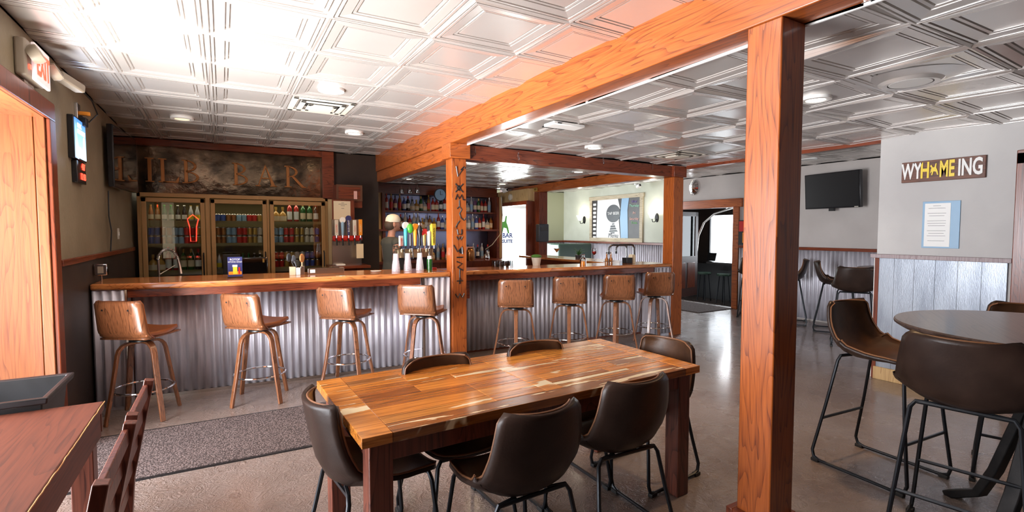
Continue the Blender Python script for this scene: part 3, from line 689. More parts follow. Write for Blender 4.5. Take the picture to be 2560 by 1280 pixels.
# ------------------------------------------------------------------ bar stools
def bar_stool(label, loc, rz, frame_rz):
    """rz: direction faced (0 = +Y)"""
    t = thing('bar_stool', label, 'bar stool', loc, rz, 'walnut bar stools along the bar')
    # seat shell and pad
    m_ = MB(); rows = []
    for i in range(11):
        y = -.19 + .41*i/10; w_ = .20 - .012*max(0, i-6); z = .715 + .012*((i-5)/5)**2
        rows.append([(x*w_, y, z - .012*(1-x*x)) for x in [k/5-1 for k in range(11)]])
    m_.sheet(rows); s_ = m_.build('seat_pad', 'leather_tan', t, solid=.035, fix=False); bmod = s_.modifiers.new('b', 'BEVEL'); bmod.width = .012; bmod.segments = 3; bmod.angle_limit = .9
    m_ = MB(); rows = []
    for i in range(9):
        y = -.19 + .39*i/8
        rows.append([(x*.19, y, .690) for x in [k/4-1 for k in range(9)]])
    m_.sheet(rows); m_.build('seat_shell', 'walnut', t, solid=.014, fix=False)
    def back(dy, name, mat, sol, sh=0):
        m_ = MB(); rows = []
        for j in range(13):
            v_ = j/12; z = .685 + .315*v_
            base = -.215 - .045*v_ + (.05*(1-v_/.25)**2 if v_ < .25 else 0)
            row = []
            for k in range(17):
                u = k/8-1
                corner = 0
                if v_ > .90: corner = .022*((v_-.90)/.10)**3
                hw = .205 - corner - sh - .012*v_
                wing = .035*abs(u)**7
                row.append((u*hw, base + wing + dy, z - .02*abs(u)**4*(1 if v_ > .5 else -1) * sh*10))
            rows.append(row)
        m_.sheet(rows); return m_.build(name, mat, t, solid=sol, fix=False)
    back(0, 'backrest_shell', 'walnut', .013); pad = back(.021, 'backrest_pad', 'leather_tan', .026, .004)
    for sx in (-1, 1):
        MB().lathe([(0, 0), (.009, .001), (.007, .006), (0, .007)], 10, X=Matrix.Translation((sx*.105, -.252, .93)) @ Matrix.Rotation(PI/2, 4, 'X')).build('screw', 'iron', t)
    MB().lathe([(.0, .64), (.09, .64), (.09, .652), (.035, .655), (.035, .675), (.10, .678), (.10, .684), (0, .684)], 20).build('swivel_plate', 'black', t)
    fr = frame_rz - rz
    for k in range(4):
        a = fr + k*PI/2; d = Vector((cos(a), sin(a), 0)); side = Vector((-sin(a), cos(a), 0))
        P = [(d*q, z) for q, z in ((.0, .632), (.08, .632), (.115, .628), (.145, .612), (.168, .585), (.18, .55), (.205, .40), (.232, .24), (.26, .10), (.278, 0))]
        dz = .001*(k % 2)
        m_ = MB(); m_.ribbon([v_ + Vector((0, 0, z+dz)) for v_, z in P], side, .052, .02, .036)
        lg = m_.build('leg', 'walnut', t, .003)
    m_ = MB(); m_.tube([(.214*cos(2*PI*i/36), .214*sin(2*PI*i/36), .245) for i in range(36)], .009, 8, True)
    m_.build('foot_ring', 'chrome', t)
    return t
pts = [(-.60, 5.12, -33, 45-13, 'leftmost walnut bar stool, nearest the wooden door jamb'),
       (.27, 5.10, -44, 45-13, 'second walnut bar stool from the left, in front of the bright corrugated metal'),
       (1.08, 5.20, -44, 12, 'third walnut bar stool from the left, behind the corner of the long table'),
       (1.84, 5.05, -42, 36, 'fourth walnut bar stool from the left, just left of the marked post'),
       (2.96, 5.02, -31, 60, 'walnut bar stool just right of the marked post'),
       (3.68, 4.95, -35, 54, 'second walnut bar stool right of the marked post, two screws half in shade'),
       (4.40, 4.90, -32, 44, 'third walnut bar stool right of the marked post'),
       (5.13, 4.95, -26, 28, 'rightmost walnut bar stool, beside the far post')]
for x, y, r, fr, lb in pts: bar_stool(lb, (x, y, 0), math.radians(r), math.radians(fr))
# ------------------------------------------------------------------ leather bucket chairs
def shell(t, zs, mat_out='leather', mat_in='leather_in', k=1.0, backh=.36):
    """bucket shell facing +Y, seat height zs"""
    prof = [(.235, -.012), (.20, .0), (.12, .0), (.02, -.012), (-.08, -.018), (-.15, -.005), (-.195, .03), (-.222, .09), (-.24, .17), (-.255, .25), (-.268, .32), (-.276, .36)]
    prof = [(y*k, z if z < .1 else .09 + (z-.09)*(backh-.09)/.27) for y, z in prof]
    P = []
    for i in range(len(prof)-1):
        for s_ in (0, .5): P.append((prof[i][0]*(1-s_)+prof[i+1][0]*s_, prof[i][1]*(1-s_)+prof[i+1][1]*s_))
    P.append(prof[-1]); N = len(P)-1; rows = []
    for i, (y, z) in enumerate(P):
        v_ = i/N
        hw = (.195 + .052*math.sin(min(v_/.45, 1)*PI/2) - .062*max(0, (v_-.5)/.5)) * k
        end = max((v_-.90)/.10, (.08-v_)/.08, 0); hw *= 1 - .12*end**2
        curl = .022 + .085*math.exp(-((v_-.48)/.20)**2) + .11*max(0, v_-.55)
        back = min(max((v_-.38)/.24, 0), 1)
        dirv = Vector((0, back, (1-back)*.9 + .15)).normalized()
        row = []
        for j in range(15):
            u = j/7-1; c = curl*abs(u)**2.4
            drop = -.012*end*abs(u)**3
            row.append((u*hw, y + dirv.y*c, zs + z + dirv.z*c + (drop if v_ > .5 else 0)))
        rows.append(row)
    m_ = MB(); m_.sheet(rows); o = m_.build('seat_shell', mat_out, t, fix=False)
    o.data.materials.append(M[mat_in]); 
    s_ = o.modifiers.new('solid', 'SOLIDIFY'); s_.thickness = .024; s_.offset = 1; s_.material_offset = 1; s_.material_offset_rim = 0
    rim = [Vector(p) for p in rows[0]] + [Vector(r[-1]) for r in rows[1:-1]] + [Vector(p) for p in reversed(rows[-1])] + [Vector(r[0]) for r in reversed(rows[1:-1])]
    m_ = MB(); m_.tube(rim, .0048, 6, True); m_.build('stitched_rim', 'stitch', t)
    return rows
def sled(t, zs, w_=.19, yf=.20, yb=-.17, yf0=.24, yb0=-.25, wb=.235, foot=0, k=1, th=.0105):
    for s_ in (-1, 1):
        top = zs - .028
        pts_ = [(s_*.08, yf*.9, top), (s_*(w_-.02), yf, top), (s_*w_, yf+.005, top-.03)]
        bz = .014; n = 4
        pts_ += [(s_*(w_ + (wb-w_)*.5), (yf+yf0)/2, zs*.5), (s_*wb*.99, yf0, .07), (s_*wb, yf0-.012, .03), (s_*wb, yf0-.05, bz)]
        pts_ += [(s_*wb, yb0+.05, bz), (s_*wb, yb0+.012, .03), (s_*wb*.99, yb0, .07), (s_*(w_ + (wb-w_)*.5), (yb+yb0)/2, zs*.5), (s_*w_, yb-.005, top-.03), (s_*(w_-.02), yb, top), (s_*.08, yb*.9, top)]
        m_ = MB(); m_.tube(pts_, th, 8); m_.build('leg_frame', 'blackmetal', t)
        for yy in (yf0-.03, yb0+.03):
            m_ = MB(); m_.box(s_*wb-.016, s_*wb+.016, yy-.03, yy+.02, 0, .022); m_.build('foot_pad', 'rubber', t, .004)
    for yy in (yf, yb): MB().tube([(-w_+.02, yy, zs-.03), (w_-.02, yy, zs-.03)], .009, 6).build('seat_bracket', 'blackmetal', t)
    if foot:
        for yt, y0_ in ((yf, yf0), (yb, yb0)):
            f_ = 1 - foot/zs; ww = w_ + (wb-w_)*f_; yy = yt + (y0_-yt)*f_
            m_ = MB(); m_.tube([(-ww, yy, foot), (ww, yy, foot)], .009, 6); m_.build('foot_rail', 'blackmetal', t)
def dining_chair(label, loc, rz, group='leather chairs around the long table'):
    t = thing('dining_chair', label, 'chair', (*loc, 0), math.radians(rz), group)
    shell(t, .47); sled(t, .47); return t
def high_chair(label, loc, rz, group, proto=None):
    if proto: return dup(proto, (*loc, 0), math.radians(rz), label, group)
    t = thing('high_chair', label, 'bar chair', (*loc, 0), math.radians(rz), group)
    shell(t, .76, k=1.05, backh=.31); sled(t, .76, yf0=.27, yb0=-.29, wb=.25, foot=.30, th=.010); return t
def dchair(label, loc, rz): return dup(DC, (*loc, 0), math.radians(rz), label, 'leather chairs around the long table')
DC = dining_chair('dark leather chair at the left end of the long table, seen from its side', (.58, 2.29), -84)
dchair('dark leather chair at the near side of the long table, nearer its left corner', (1.10, 1.90), 2)
dchair('dark leather chair at the near side of the long table, nearer its right leg', (1.74, 2.00), -2)
dchair('brown leather chair at the right end of the long table, blue shine on its back', (2.32, 2.31), 96)
dchair('leather chair on the bar side of the long table, nearer its left end', (1.05, 2.42), 182)
dchair('leather chair on the bar side of the long table, in front of the marked post', (1.73, 2.46), 180)
# ------------------------------------------------------------------ long reclaimed-wood table
t = thing('dining_table', 'long reclaimed-wood dining table with patches of old paint and thick square legs', 'table', (1.395, 2.335, 0), math.radians(1.8))
TL, TW = 1.95, .86; zt0, zt1 = .728, .77
m_ = MB(); hx, hy = TL/2, TW/2; g_ = .0012
m_.box(-hx, -hx+.12, -hy, hy, zt0, zt1); m_.box(hx-.12, hx, -hy, hy, zt0, zt1); m_.box(-.05, .05, -hy+.1, hy-.1, zt0, zt1)
for s_ in (-1, 1):
    a, b2 = sorted((s_*hy, s_*(hy-.10))); m_.box(-hx+.12+g_, hx-.12-g_, a, b2, zt0, zt1-.0006)
    for f_ in (-1, 1):
        x0_, x1_ = (-hx+.12+g_, -.05-g_) if f_ < 0 else (.05+g_, hx-.12-g_)
        if s_ == 1: continue
        y = -hy+.10
        while y < hy-.10-.01:
            w_ = rnd.choice((.07, .09, .11)); y2 = min(y+w_, hy-.10)
            if y2 > hy-.13: y2 = hy-.10
            cut = x0_ + (x1_-x0_)*rnd.choice((.35, .5, .65))
            m_.box(x0_, cut-g_, y+g_, y2-g_, zt0, zt1 - rnd.uniform(0, .0012)); m_.box(cut, x1_, y+g_, y2-g_, zt0, zt1 - rnd.uniform(0, .0012)); y = y2
m_.build('tabletop', 'reclaimed', t, .0025, smooth=False)
m_ = MB(); m_.box(-hx+.05, hx-.05, -hy+.045, -hy+.07, .64, zt0); m_.box(-hx+.05, hx-.05, hy-.07, hy-.045, .64, zt0)
m_.box(-hx+.045, -hx+.07, -hy+.07, hy-.07, .64, zt0); m_.box(hx-.07, hx-.045, -hy+.07, hy-.07, .64, zt0); m_.build('apron', 'tableleg', t, .003)
for sx in (-1, 1):
    for sy in (-1, 1):
        cx, cy = sx*(hx-.085), sy*(hy-.085); B(cx-.048, cx+.048, cy-.048, cy+.048, 0, zt0).build('leg', 'tableleg', t, .005)
# ------------------------------------------------------------------ rug, bin, left table, slatted chair
t = thing('floor_mat', 'long grey-brown woven runner mat lying along the bar stools', 'rug', (.35, 4.22, 0), math.radians(-1))
B(-1.2, 1.6, -.43, .46, 0, .010).build('pile', 'rug', t); m_ = MB(); m_.box(-1.22, 1.62, -.452, -.432, 0, .008); m_.box(-1.22, 1.62, .462, .482, 0, .008); m_.box(-1.22, -1.202, -.45, .48, 0, .008); m_.box(1.602, 1.62, -.45, .48, 0, .008); m_.build('rubber_border', 'black', t)
tag(B(7.75, 8.75, 6.35, 7.9, 0, .012).build('floor_mat', 'rug'), 'dark doormat on the floor before the far doorway', 'rug')
t = thing('trash_bin', 'black rectangular plastic bin between the left table and the wooden jamb', 'bin', (-.93, 3.08, 0))
m_ = MB(); bm = m_.bm
def ring(hx_, hy_, z): return [bm.verts.new(p) for p in ((-hx_, -hy_, z), (hx_, -hy_, z), (hx_, hy_, z), (-hx_, hy_, z))]
R_ = [ring(.16, .12, 0), ring(.235, .20, .80), ring(.255, .225, .80), ring(.26, .23, .83), ring(.235, .205, .83), ring(.225, .195, .78), ring(.15, .11, .03)]
for A, Bq in zip(R_, R_[1:]):
    for k in range(4): m_.face([A[k], A[(k+1) % 4], Bq[(k+1) % 4], Bq[k]])
m_.face(R_[0][::-1]); m_.face(R_[-1]); m_.build('bin_body', 'bin_plastic', t, .006, fix=False)
t = thing('wooden_table', 'worn reddish-brown wooden table in the near left corner', 'table', (-.86, 1.9, 0))
B(-.12, .375, -1.0, .98, .735, .775).build('tabletop', 'oldtable', t, .006)
m_ = MB(); m_.box(-.11, .365, .965, .982, .64, .735); m_.box(.35, .362, -.97, .965, .62, .735); m_.box(-.11, .36, -.98, -.965, .64, .735); m_.build('apron', 'oldtable', t)
m_ = MB(); rr_ = random.Random(3); P_ = [(.3765, -1.0 + 1.98*i/60, .772 + rr_.uniform(-.003, .002)) for i in range(61)]
m_.tube(P_, .0022, 5); m_.build('worn_edge', 'worn', t)
for sx, sy in ((-1, -1), (-1, 1), (1, -1), (1, 1)):
    cx, cy = (-.07 if sx < 0 else .31), sy*.90; B(cx-.04, cx+.04, cy-.04, cy+.04, 0, .735).build('leg', 'tableleg', t, .004)
t = thing('slatted_chair', 'dark wooden slat-back chair at the left table, farther of the two', 'chair', (-.515, 2.06, 0), 0, 'slat-back chairs at the left table')
SC = t
B(-.20, .20, -.21, .21, .43, .46).build('seat', 'oldtable', t, .005)
for sy in (-1, 1):
    m_ = MB(); m_.ribbon([(.19, sy*.20, 0), (.185, sy*.20, .45), (.20, sy*.20, .65), (.268, sy*.20, 1.0)], (0, 1, 0), .036, .03); m_.build('back_post', 'tableleg', t, .003)
    B(-.19, -.155, sy*.18-.018, sy*.18+.018, 0, .43).build('leg', 'tableleg', t, .003)
for z in (.58, .67, .76, .85, .94):
    xx = .19 + .065*max(0, (z-.6)/.33); B(xx-.008, xx+.008, -.185, .185, z, z+.045).build('back_slat', 'tableleg', t, .003)
m_ = MB(); m_.box(-.17, .17, -.19, -.17, .2, .23); m_.box(-.17, .17, .17, .19, .2, .23); m_.build('stretcher', 'oldtable', t)
dup(SC, (-.51, 1.58, 0), 0, 'dark wooden slat-back chair at the left table, nearer the camera', 'slat-back chairs at the left table')
# ------------------------------------------------------------------ high tables and chairs on the right
def high_table(label, x, y, r, rz=0, group=None):
    t = thing('high_table', label, 'table', (x, y, 0), rz, group)
    m_ = MB(); m_.lathe([(0, 1.025), (r-.03, 1.025), (r, 1.045), (r, 1.055), (r-.006, 1.062), (0, 1.062)], 56); m_.build('tabletop', 'roundtop', t)
    for k in range(4):
        a = k*PI/2 + PI/4; d = Vector((cos(a), sin(a), 0)); sd = Vector((-sin(a), cos(a), 0))
        m_ = MB(); m_.ribbon([d*q + Vector((0, 0, z)) for q, z in ((.07, 1.0), (.085, .8), (.10, .62), (.15, .45), (.21, .25), (.28, .09), (.36, .045), (.44, .0))], sd, .055, .045, .075)
        m_.build('leg', 'iron', t, .006)
    MB().lathe([(0, .60), (.055, .60), (.055, 1.0), (.18, 1.005), (.18, 1.025), (0, 1.025)], 24).build('column', 'iron', t)
    m_ = MB(); c_ = Vector((.0, -.14, .62))
    m_.tube([(c_.x + .14*cos(2*PI*i/28), c_.y, c_.z + .14*sin(2*PI*i/28)) for i in range(28)], .012, 8, True)
    for i in range(5):
        a = 2*PI*i/5; m_.tube([c_, c_ + Vector((.14*cos(a), 0, .14*sin(a)))], .008, 6)
    m_.tube([(0, .02, .62), (0, -.16, .62)], .02, 8); m_.build('crank_wheel', 'iron', t)
    m_ = MB()
    for k in range(14):
        a = 2*PI*k/14; X = Matrix.Rotation(a, 4, 'Z'); m_.box(.05, .085, -.01, .01, .50, .54, X)
    m_.lathe([(0, .49), (.07, .49), (.07, .55), (0, .55)], 20); m_.build('gear', 'iron', t); return t
high_table('round dark high table with iron crank base at the right edge', 3.55, .78, .63, .5)
g1 = 'leather high chairs around the near high table'
HC = high_chair('brown leather high chair left of the near high table, seat turned towards the table', (3.66, 1.55), 176, g1)
high_chair('black-backed high chair in the right foreground, its back to the camera', (3.07, .94), -80, g1, HC)
high_chair('leather high chair behind the near high table, only its top edge showing', (4.30, 1.02), 106, g1, HC)
high_chair('leather high chair at near side of round table, cut by right frame edge', (3.62, .26), 0, g1, HC)
g2 = 'leather high chairs at the far corrugated wall'
high_table('small far high table against the corrugated wall below the television', 7.75, 3.05, .55, .3)
high_chair('far high chair nearest the big pillar, facing left, against the corrugated wall', (8.25, 4.95), 30, g2, HC)
high_chair('far high chair facing right, left of the far high table', (8.2, 4.15), -152, g2, HC)
high_chair('far high chair with its broad back to the camera', (7.42, 3.52), -62, g2, HC)
high_chair('far high chair half hidden behind the big pillar, by the far doorway', (8.35, 5.62), -60, g2, HC)
# ------------------------------------------------------------------ right wall objects
t = thing('wall_sign', 'knotty dark board on the right wall reading WY HOME ING', 'sign', (5.95, 2.095, 2.13))
B(-.03, 0, -.32, .32, -.10, .10).build('board', 'knotty_sign', t, .003)
X = Matrix.Rotation(-PI/2, 4, 'Z') @ Matrix.Rotation(PI/2, 4, 'X')
for s_, y, mt, sx in (('WY', .235, 'white', .52), ('H', .125, 'yellow', .55), ('ME', -.045, 'yellow', .48), ('ING', -.215, 'white', .54)):
    text('lettering', s_, .21, mt, t, Matrix.Translation((-.034, y, 0)) @ X, .003, 0, sx*.9, bold=.006)
m_ = MB(); horse = [(-.045, -.03), (-.03, .03), (-.05, .05), (-.03, .06), (-.01, .03), (.01, .035), (.02, .07), (.035, .075), (.03, .03), (.05, -.01), (.06, -.05), (.045, -.05), (.03, -.015), (.0, -.01), (-.015, -.05), (-.03, -.05), (-.02, -.01)]
m_.prism([(a*.62, b_*.9) for a, b_ in horse], 0, .004, Matrix.Translation((-.035, .055, 0)) @ X); m_.build('horse_emblem', 'yellow', t)
t = thing('notice', 'white framed notice sheet hanging on the grey wall below the WY HOME ING board', 'notice', (5.95, 2.09, 1.61))
B(-.012, 0, -.145, .145, -.225, .225).build('backing', 'lightblue', t, .002)
B(-.015, -.012, -.075, .125, -.21, .205).build('sheet', 'white', t)
m_ = MB()
for i, ww in enumerate((.05, .11, 0, .12, .10, 0, .12, .12, .11, 0, .12, .10, .12, 0, .11)):
    if ww: m_.box(-.0158, -.015, .03-ww/2*1.2, .03+ww/2*1.2, .18-i*.024, .183-i*.024)
m_.build('printed_lines', 'graphite', t)
t = thing('television', 'black flat television mounted high on the far wall', 'television', (8.62, 4.47, 2.21), math.radians(-9))
X = Matrix.Rotation(math.radians(-4), 4, 'Y')
MB().box(-.03, .03, -.47, .47, -.29, .29, X).build('casing', 'bezel', t, .006)
MB().box(-.034, -.030, -.45, .45, -.265, .275, X).build('screen', 'tvglass', t)
MB().box(-.037, -.033, -.44, -.38, -.283, -.272, X).build('maker_plate', 'offwhite', t)
m_ = MB(); m_.box(-.02, .03, -.04, .04, -.335, -.29); m_.box(.03, .15, -.05, .05, -.12, .12); m_.build('mount', 'black', t)
t = thing('emergency_light', 'twin emergency lamp on the far wall above the doorway header', 'wall lamp', (8.8, 7.38, 2.48))
m_ = MB(); m_.lathe([(0, 0), (.13, 0), (.15, .03), (.10, .07), (0, .08)], 24, X=Matrix.Rotation(-PI/2, 4, 'Y') @ Matrix.Diagonal((1.1, .8, 1, 1))); m_.build('housing', 'frosted' if False else 'chrome', t)
t = thing('poster', 'small red and black framed poster beside the far doorway', 'poster', (8.78, 6.12, 1.52))
B(-.015, 0, -.16, .16, -.24, .24).build('frame', 'black', t); B(-.018, -.015, -.14, .14, .02, .22).build('red_field', 'red', t); B(-.018, -.015, -.10, .06, -.2, 0).build('orange_figure', 'orange', t)
text('lettering', 'S', .12, 'white', t, Matrix.Translation((-.019, -.03, -.02)) @ Matrix.Rotation(-PI/2, 4, 'Z') @ Matrix.Rotation(PI/2, 4, 'X'), .001, .3)
# far doorway room: open door leaf, counter, stools, tablet
t = thing('door_leaf', 'dark panelled door with a glazed upper half standing open in the far doorway', 'door', (8.97, 8.04, 0), math.radians(100))
m_ = MB(); m_.box(0, .04, -1.0, 0, 0, .95); m_.box(0, .04, -.12, 0, .95, 2.0); m_.box(0, .04, -1.0, -.88, .95, 2.0); m_.box(0, .04, -1.0, 0, 1.9, 2.0)
d = m_.build('leaf', 'door_dark', t, .004); B(.015, .025, -.88, -.12, .95, 1.9).build('pane', 'pane', t)
m_ = MB(); m_.box(-.008, 0, -.45, -.12, .2, .8); m_.box(-.008, 0, -.88, -.55, .2, .8); m_.build('panel', 'darkwood_z', t, .006)
t = thing('far_counter', 'black counter in the room beyond the far doorway', 'counter', (11.9, 8.6, -.33))
B(-.3, .3, -2.4, 1.8, .98, 1.03).build('worktop', 'blackgloss', t); B(-.15, .25, -2.35, 1.75, 0, .98).build('carcass', 'black', t)
FS = None
for i, (x, y) in enumerate(((11.25, 9.05), (11.25, 8.45), (11.25, 7.85))):
    lb = ('green-topped backless stool farthest left at the far black counter', 'green-topped backless stool in the middle at the far black counter', 'green-topped backless stool farthest right at the far black counter')[i]
    if FS is None:
        FS = thing('backless_stool', lb, 'stool', (x, y, -.33), 0, 'stools at the far counter')
        MB().lathe([(0, .72), (.17, .72), (.18, .74), (.17, .77), (0, .775)], 20).build('seat', 'booth_green', FS)
        for a in range(4): MB().tube([(.10*cos(a*PI/2+.78), .10*sin(a*PI/2+.78), .72), (.17*cos(a*PI/2+.78), .17*sin(a*PI/2+.78), 0)], .014, 6).build('leg', 'blackmetal', FS)
    else: dup(FS, (x, y, -.33), 0, lb, 'stools at the far counter')
t = thing('tablet_stand', 'dark tablet on a stand on the far black counter', 'tablet', (11.75, 9.25, .70), 0)
B(-.06, .06, -.08, .08, 0, .01).build('base', 'black', t); MB().box(-.01, .01, -.14, .14, .02, .25, Matrix.Rotation(.3, 4, 'Y')).build('screen', 'bezel', t)
t = thing('exit_sign', 'small dim red exit sign added to imitate a reflection in the far open door', 'exit sign', (12.2, 11.38, 1.78), math.radians(-15))  # sign added beyond the glass to imitate a mirrored reflection in the pane
B(-.16, .16, 0, .03, -.11, .11).build('housing', 'black', t); text('lettering', 'EXIT', .14, 'exit_red', t, face_my(0, -.003, 0), .001)
m_ = MB(); m_.tube([(12.3, 10.2, -.33), (12.3, 10.2, .9), (12.3, 10.15, 1.4), (12.3, 9.95, 1.8), (12.3, 9.6, 2.05), (12.3, 9.0, 2.2), (12.3, 8.3, 2.25)], .035, 8)
tag(m_.build('curved_pipe', 'steel'), 'curved metal pipe arching before the far bright window', 'pipe')
# ------------------------------------------------------------------ booth room seen over the bar
t = thing('booth_seat', 'dark green padded booth bench against the booth-room wall', 'bench', (8.15, 11.3, 0))
m_ = MB(); m_.prism([(-.55, -.62), (.55, -.62), (.55, -.50), (-.40, -.50), (-.40, .62), (-.55, .62)], .45, 1.22); m_.build('backrest', 'booth_green', t, .04)
B(-.40, .5, -.5, .6, 0, .48).build('seat', 'booth_green', t, .03)
t = thing('chalkboard', 'large framed chalkboard with beer drawings hung on the pale booth wall', 'chalkboard', (8.785, 9.85, 1.87))
m_ = MB(); m_.box(-.04, 0, -1.03, 1.03, .50, .60); m_.box(-.04, 0, -1.0, 1.0, -.60, -.50); m_.box(-.04, 0, -1.0, -.90, -.5, .5); m_.box(-.04, 0, .90, 1.0, -.5, .5); m_.build('frame', 'pallet_y', t, .004)
B(-.02, 0, -.90, .90, -.5, .5).build('board', 'chalk_board', t)
X = Matrix.Translation((-.024, 0, 0)) @ Matrix.Rotation(-PI/2, 4, 'Z') @ Matrix.Rotation(PI/2, 4, 'X')
m_ = MB(); m_.prism([(-.72, -.5), (-.68, .5), (.12, .5), (.20, .25), (.16, -.05), (.22, -.5)], 0, .003, X); m_.build('pale_drawing', 'white', t)
m_ = MB(); m_.prism([(.24, -.5), (.20, 0), (.26, .5), (.52, .5), (.47, .2), (.5, -.5)], 0, .003, X); m_.build('glass_drawing', 'lightblue', t)
m_ = MB(); m_.lathe([(0, 0), (.27, 0), (.27, .004), (0, .004)], 30, X=X @ Matrix.Translation((-.05, .13, .003)) @ Matrix.Diagonal((1, .85, 1, 1))); m_.build('oval_logo', 'graphite', t)
m_ = MB()
for a, b_, w1, w2 in ((-.05, -.14, .05, .02), (-.06, -.20, .10, .03), (-.05, -.26, .13, .03), (-.04, -.32, .17, .025), (-.07, -.37, .09, .02)):
    m_.prism([(a-w1, b_-w2), (a+w1, b_-w2*.6), (a+w1*.7, b_+w2), (a-w1*.8, b_+w2*.7)], .003, .006, X)
m_.build('ornament_drawing', 'graphite', t)
text('lettering', 'TAP BEER', .105, 'white', t, X @ Matrix.Translation((-.05, .13, .009)), .001)
text('lettering', 'Menu', .17, 'graphite', t, X @ Matrix.Translation((-.05, -.44, .008)), .001, .2)
for i, (s_, mt, y_) in enumerate((('Wed', 'purple', .40), ('Thursday', 'mint', .30), ('Fri', 'pink', .12), ('Saturday', 'pink', -.02), ('Trivia', 'green', -.12))):
    text('lettering', s_, .09, mt, t, X @ Matrix.Translation((.70, y_, .004)), .001, .15)
m_ = MB()
for i in range(9): m_.prism([(-.86, .42-i*.11), (-.74, .42-i*.11), (-.74, .36-i*.11), (-.86, .36-i*.11)], 0, .003, X)
m_.build('white_blocks', 'white', t)
for y, lb in ((11.12, 'wall sconce left of the chalkboard, glowing bell shade'), (8.42, 'wall sconce right of the chalkboard, glowing bell shade')):
    t = thing('wall_sconce', lb, 'wall lamp', (8.785, y, 1.86), 0, 'sconces beside the chalkboard')
    MB().lathe([(0, 0), (.055, 0), (.05, .02), (0, .03)], 20, X=Matrix.Rotation(-PI/2, 4, 'Y') @ Matrix.Diagonal((2.0, 1, 1, 1))).build('backplate', 'iron', t)
    m_ = MB(); m_.tube([(-.02, 0, -.02), (-.07, 0, -.10), (-.14, 0, -.10), (-.16, 0, -.03)], .009, 8); m_.build('arm', 'iron', t)
    MB().lathe([(.02, -.02), (.05, .0), (.065, .05), (.10, .12), (.095, .12), (.06, .05), (.02, .0)], 24, (-.16, 0, 0)).build('lamp_shade', 'sconce_glass', t)
    pl = bpy.data.lights.new('sconce_glow', 'POINT'); pl.energy = 5; pl.color = (1, .93, .8); pl.shadow_soft_size = .04
    po = bpy.data.objects.new('sconce_glow', pl); C.objects.link(po); po.location = (8.62, y, 2.03)
def dome_camera(loc, rz, label, arms=2):
    t = thing('security_camera', label, 'camera', loc, rz)
    MB().lathe([(0, 0), (.06, 0), (.055, -.03), (.03, -.045), (0, -.05)], 20).build('base', 'white', t)
    for k in range(arms):
        X = Matrix.Rotation(k*1.9 - .8, 4, 'Z') @ Matrix.Translation((0, -.05, -.07)) @ Matrix.Rotation(PI/2 - .25, 4, 'X')
        MB().lathe([(0, -.03), (.035, -.03), (.04, 0), (.04, .09), (.03, .10), (0, .10)], 18, X=X).build('camera_barrel', 'white', t)
        MB().lathe([(0, .101), (.026, .101), (.024, .104), (0, .105)], 16, X=X).build('lens', 'black', t)
dome_camera((8.45, 8.75, 2.66), .6, 'white twin-barrel security camera at the booth-room ceiling above the chalkboard')
dome_camera((5.30, 9.55, 2.48), 1.0, 'white security camera on the header above the back doorway', 1)
t = thing('brass_plate', 'small brass plate with lettering on the header left of the back post', 'sign', (5.60, 8.75, 2.40))
B(-.012, 0.0, -.12, .12, -.04, .04).build('plate', 'gold', t, .003); text('lettering', 'VINTAGE', .05, 'black', t, Matrix.Translation((-.014, 0, 0)) @ Matrix.Rotation(-PI/2, 4, 'Z') @ Matrix.Rotation(PI/2, 4, 'X'), .0005)
tag(MB().lathe([(0, 0), (.07, 0), (.07, .03), (.05, .045), (0, .05)], 24, X=Matrix.Translation((5.45, 9.45, 2.28)) @ Matrix.Rotation(-PI/2, 4, 'Y')).build('round_detector', 'offwhite'), 'round beige detector on the panel above the back doorway', 'detector')
# glazed entrance door
t = thing('entrance_door', 'white framed glass door blazing with daylight behind the bar', 'door', (7.06, 12.12, 0))
m_ = MB(); m_.box(-.54, -.46, 0, .05, 0, 2.26); m_.box(.46, .54, 0, .05, 0, 2.26); m_.box(-.46, .46, 0, .05, 2.18, 2.26); m_.box(-.46, .46, 0, .05, 0, .15); m_.box(.22, .235, 0, .03, .15, 2.18)
m_.build('frame', 'white', t, .004)
B(-.46, .46, .02, .026, .15, 2.18).build('pane', 'pane', t)
for s_, x, z, sz in (('BAR', -.18, 1.42, .18), ('SUITE', -.18, 1.26, .13)): text('lettering', s_, sz, 'navy', t, face_my(x, .012, z), .002, bold=.006)
m_ = MB(); m_.prism([(a*3, b_*4) for a, b_ in horse], 0, .004, face_my(-.30, .015, 1.68)); m_.build('horse_decal', 'leaf', t)
t = thing('outside_awning', 'dark rounded awning outside the glass entrance door', 'awning', (6.9, 13.4, 2.25))
m_ = MB(); m_.ball((0, 0, 0), .45, (1, .6, .6), 10); m_.build('canvas', 'booth_green', t)
MB().tube([(0, 0, 0), (0, -1.2, .15)], .02, 6).build('bracket', 'black', t)
t = thing('towel_dispenser', 'black paper towel dispenser on the dark back post', 'dispenser', (5.60, 8.43, 1.33))
B(-.14, .10, -.08, .055, 0, .36).build('casing', 'graphite', t, .02); B(-.10, .06, -.084, -.08, .22, .30).build('window', 'blackgloss', t); B(-.04, .04, .05, .07, .05, .3).build('wall_bracket', 'black', t)
tag(MB().tube([(5.36, 9.7, 2.2), (5.34, 9.68, 2.32), (5.30, 9.62, 2.28), (5.32, 9.60, 1.9), (5.27, 9.58, 1.5), (5.05, 9.58, 1.25), (4.95, 9.7, 1.15)], .009, 6).build('white_cable', 'offwhite'), 'white cable looping down beside the back shelves', 'cable')
tag(B(5.325, 5.375, 9.74, 9.84, .95, 2.3).build('door_casing', 'pine', bevel=.004), 'pale timber casing at the right end of the bottle shelves', 'casing')
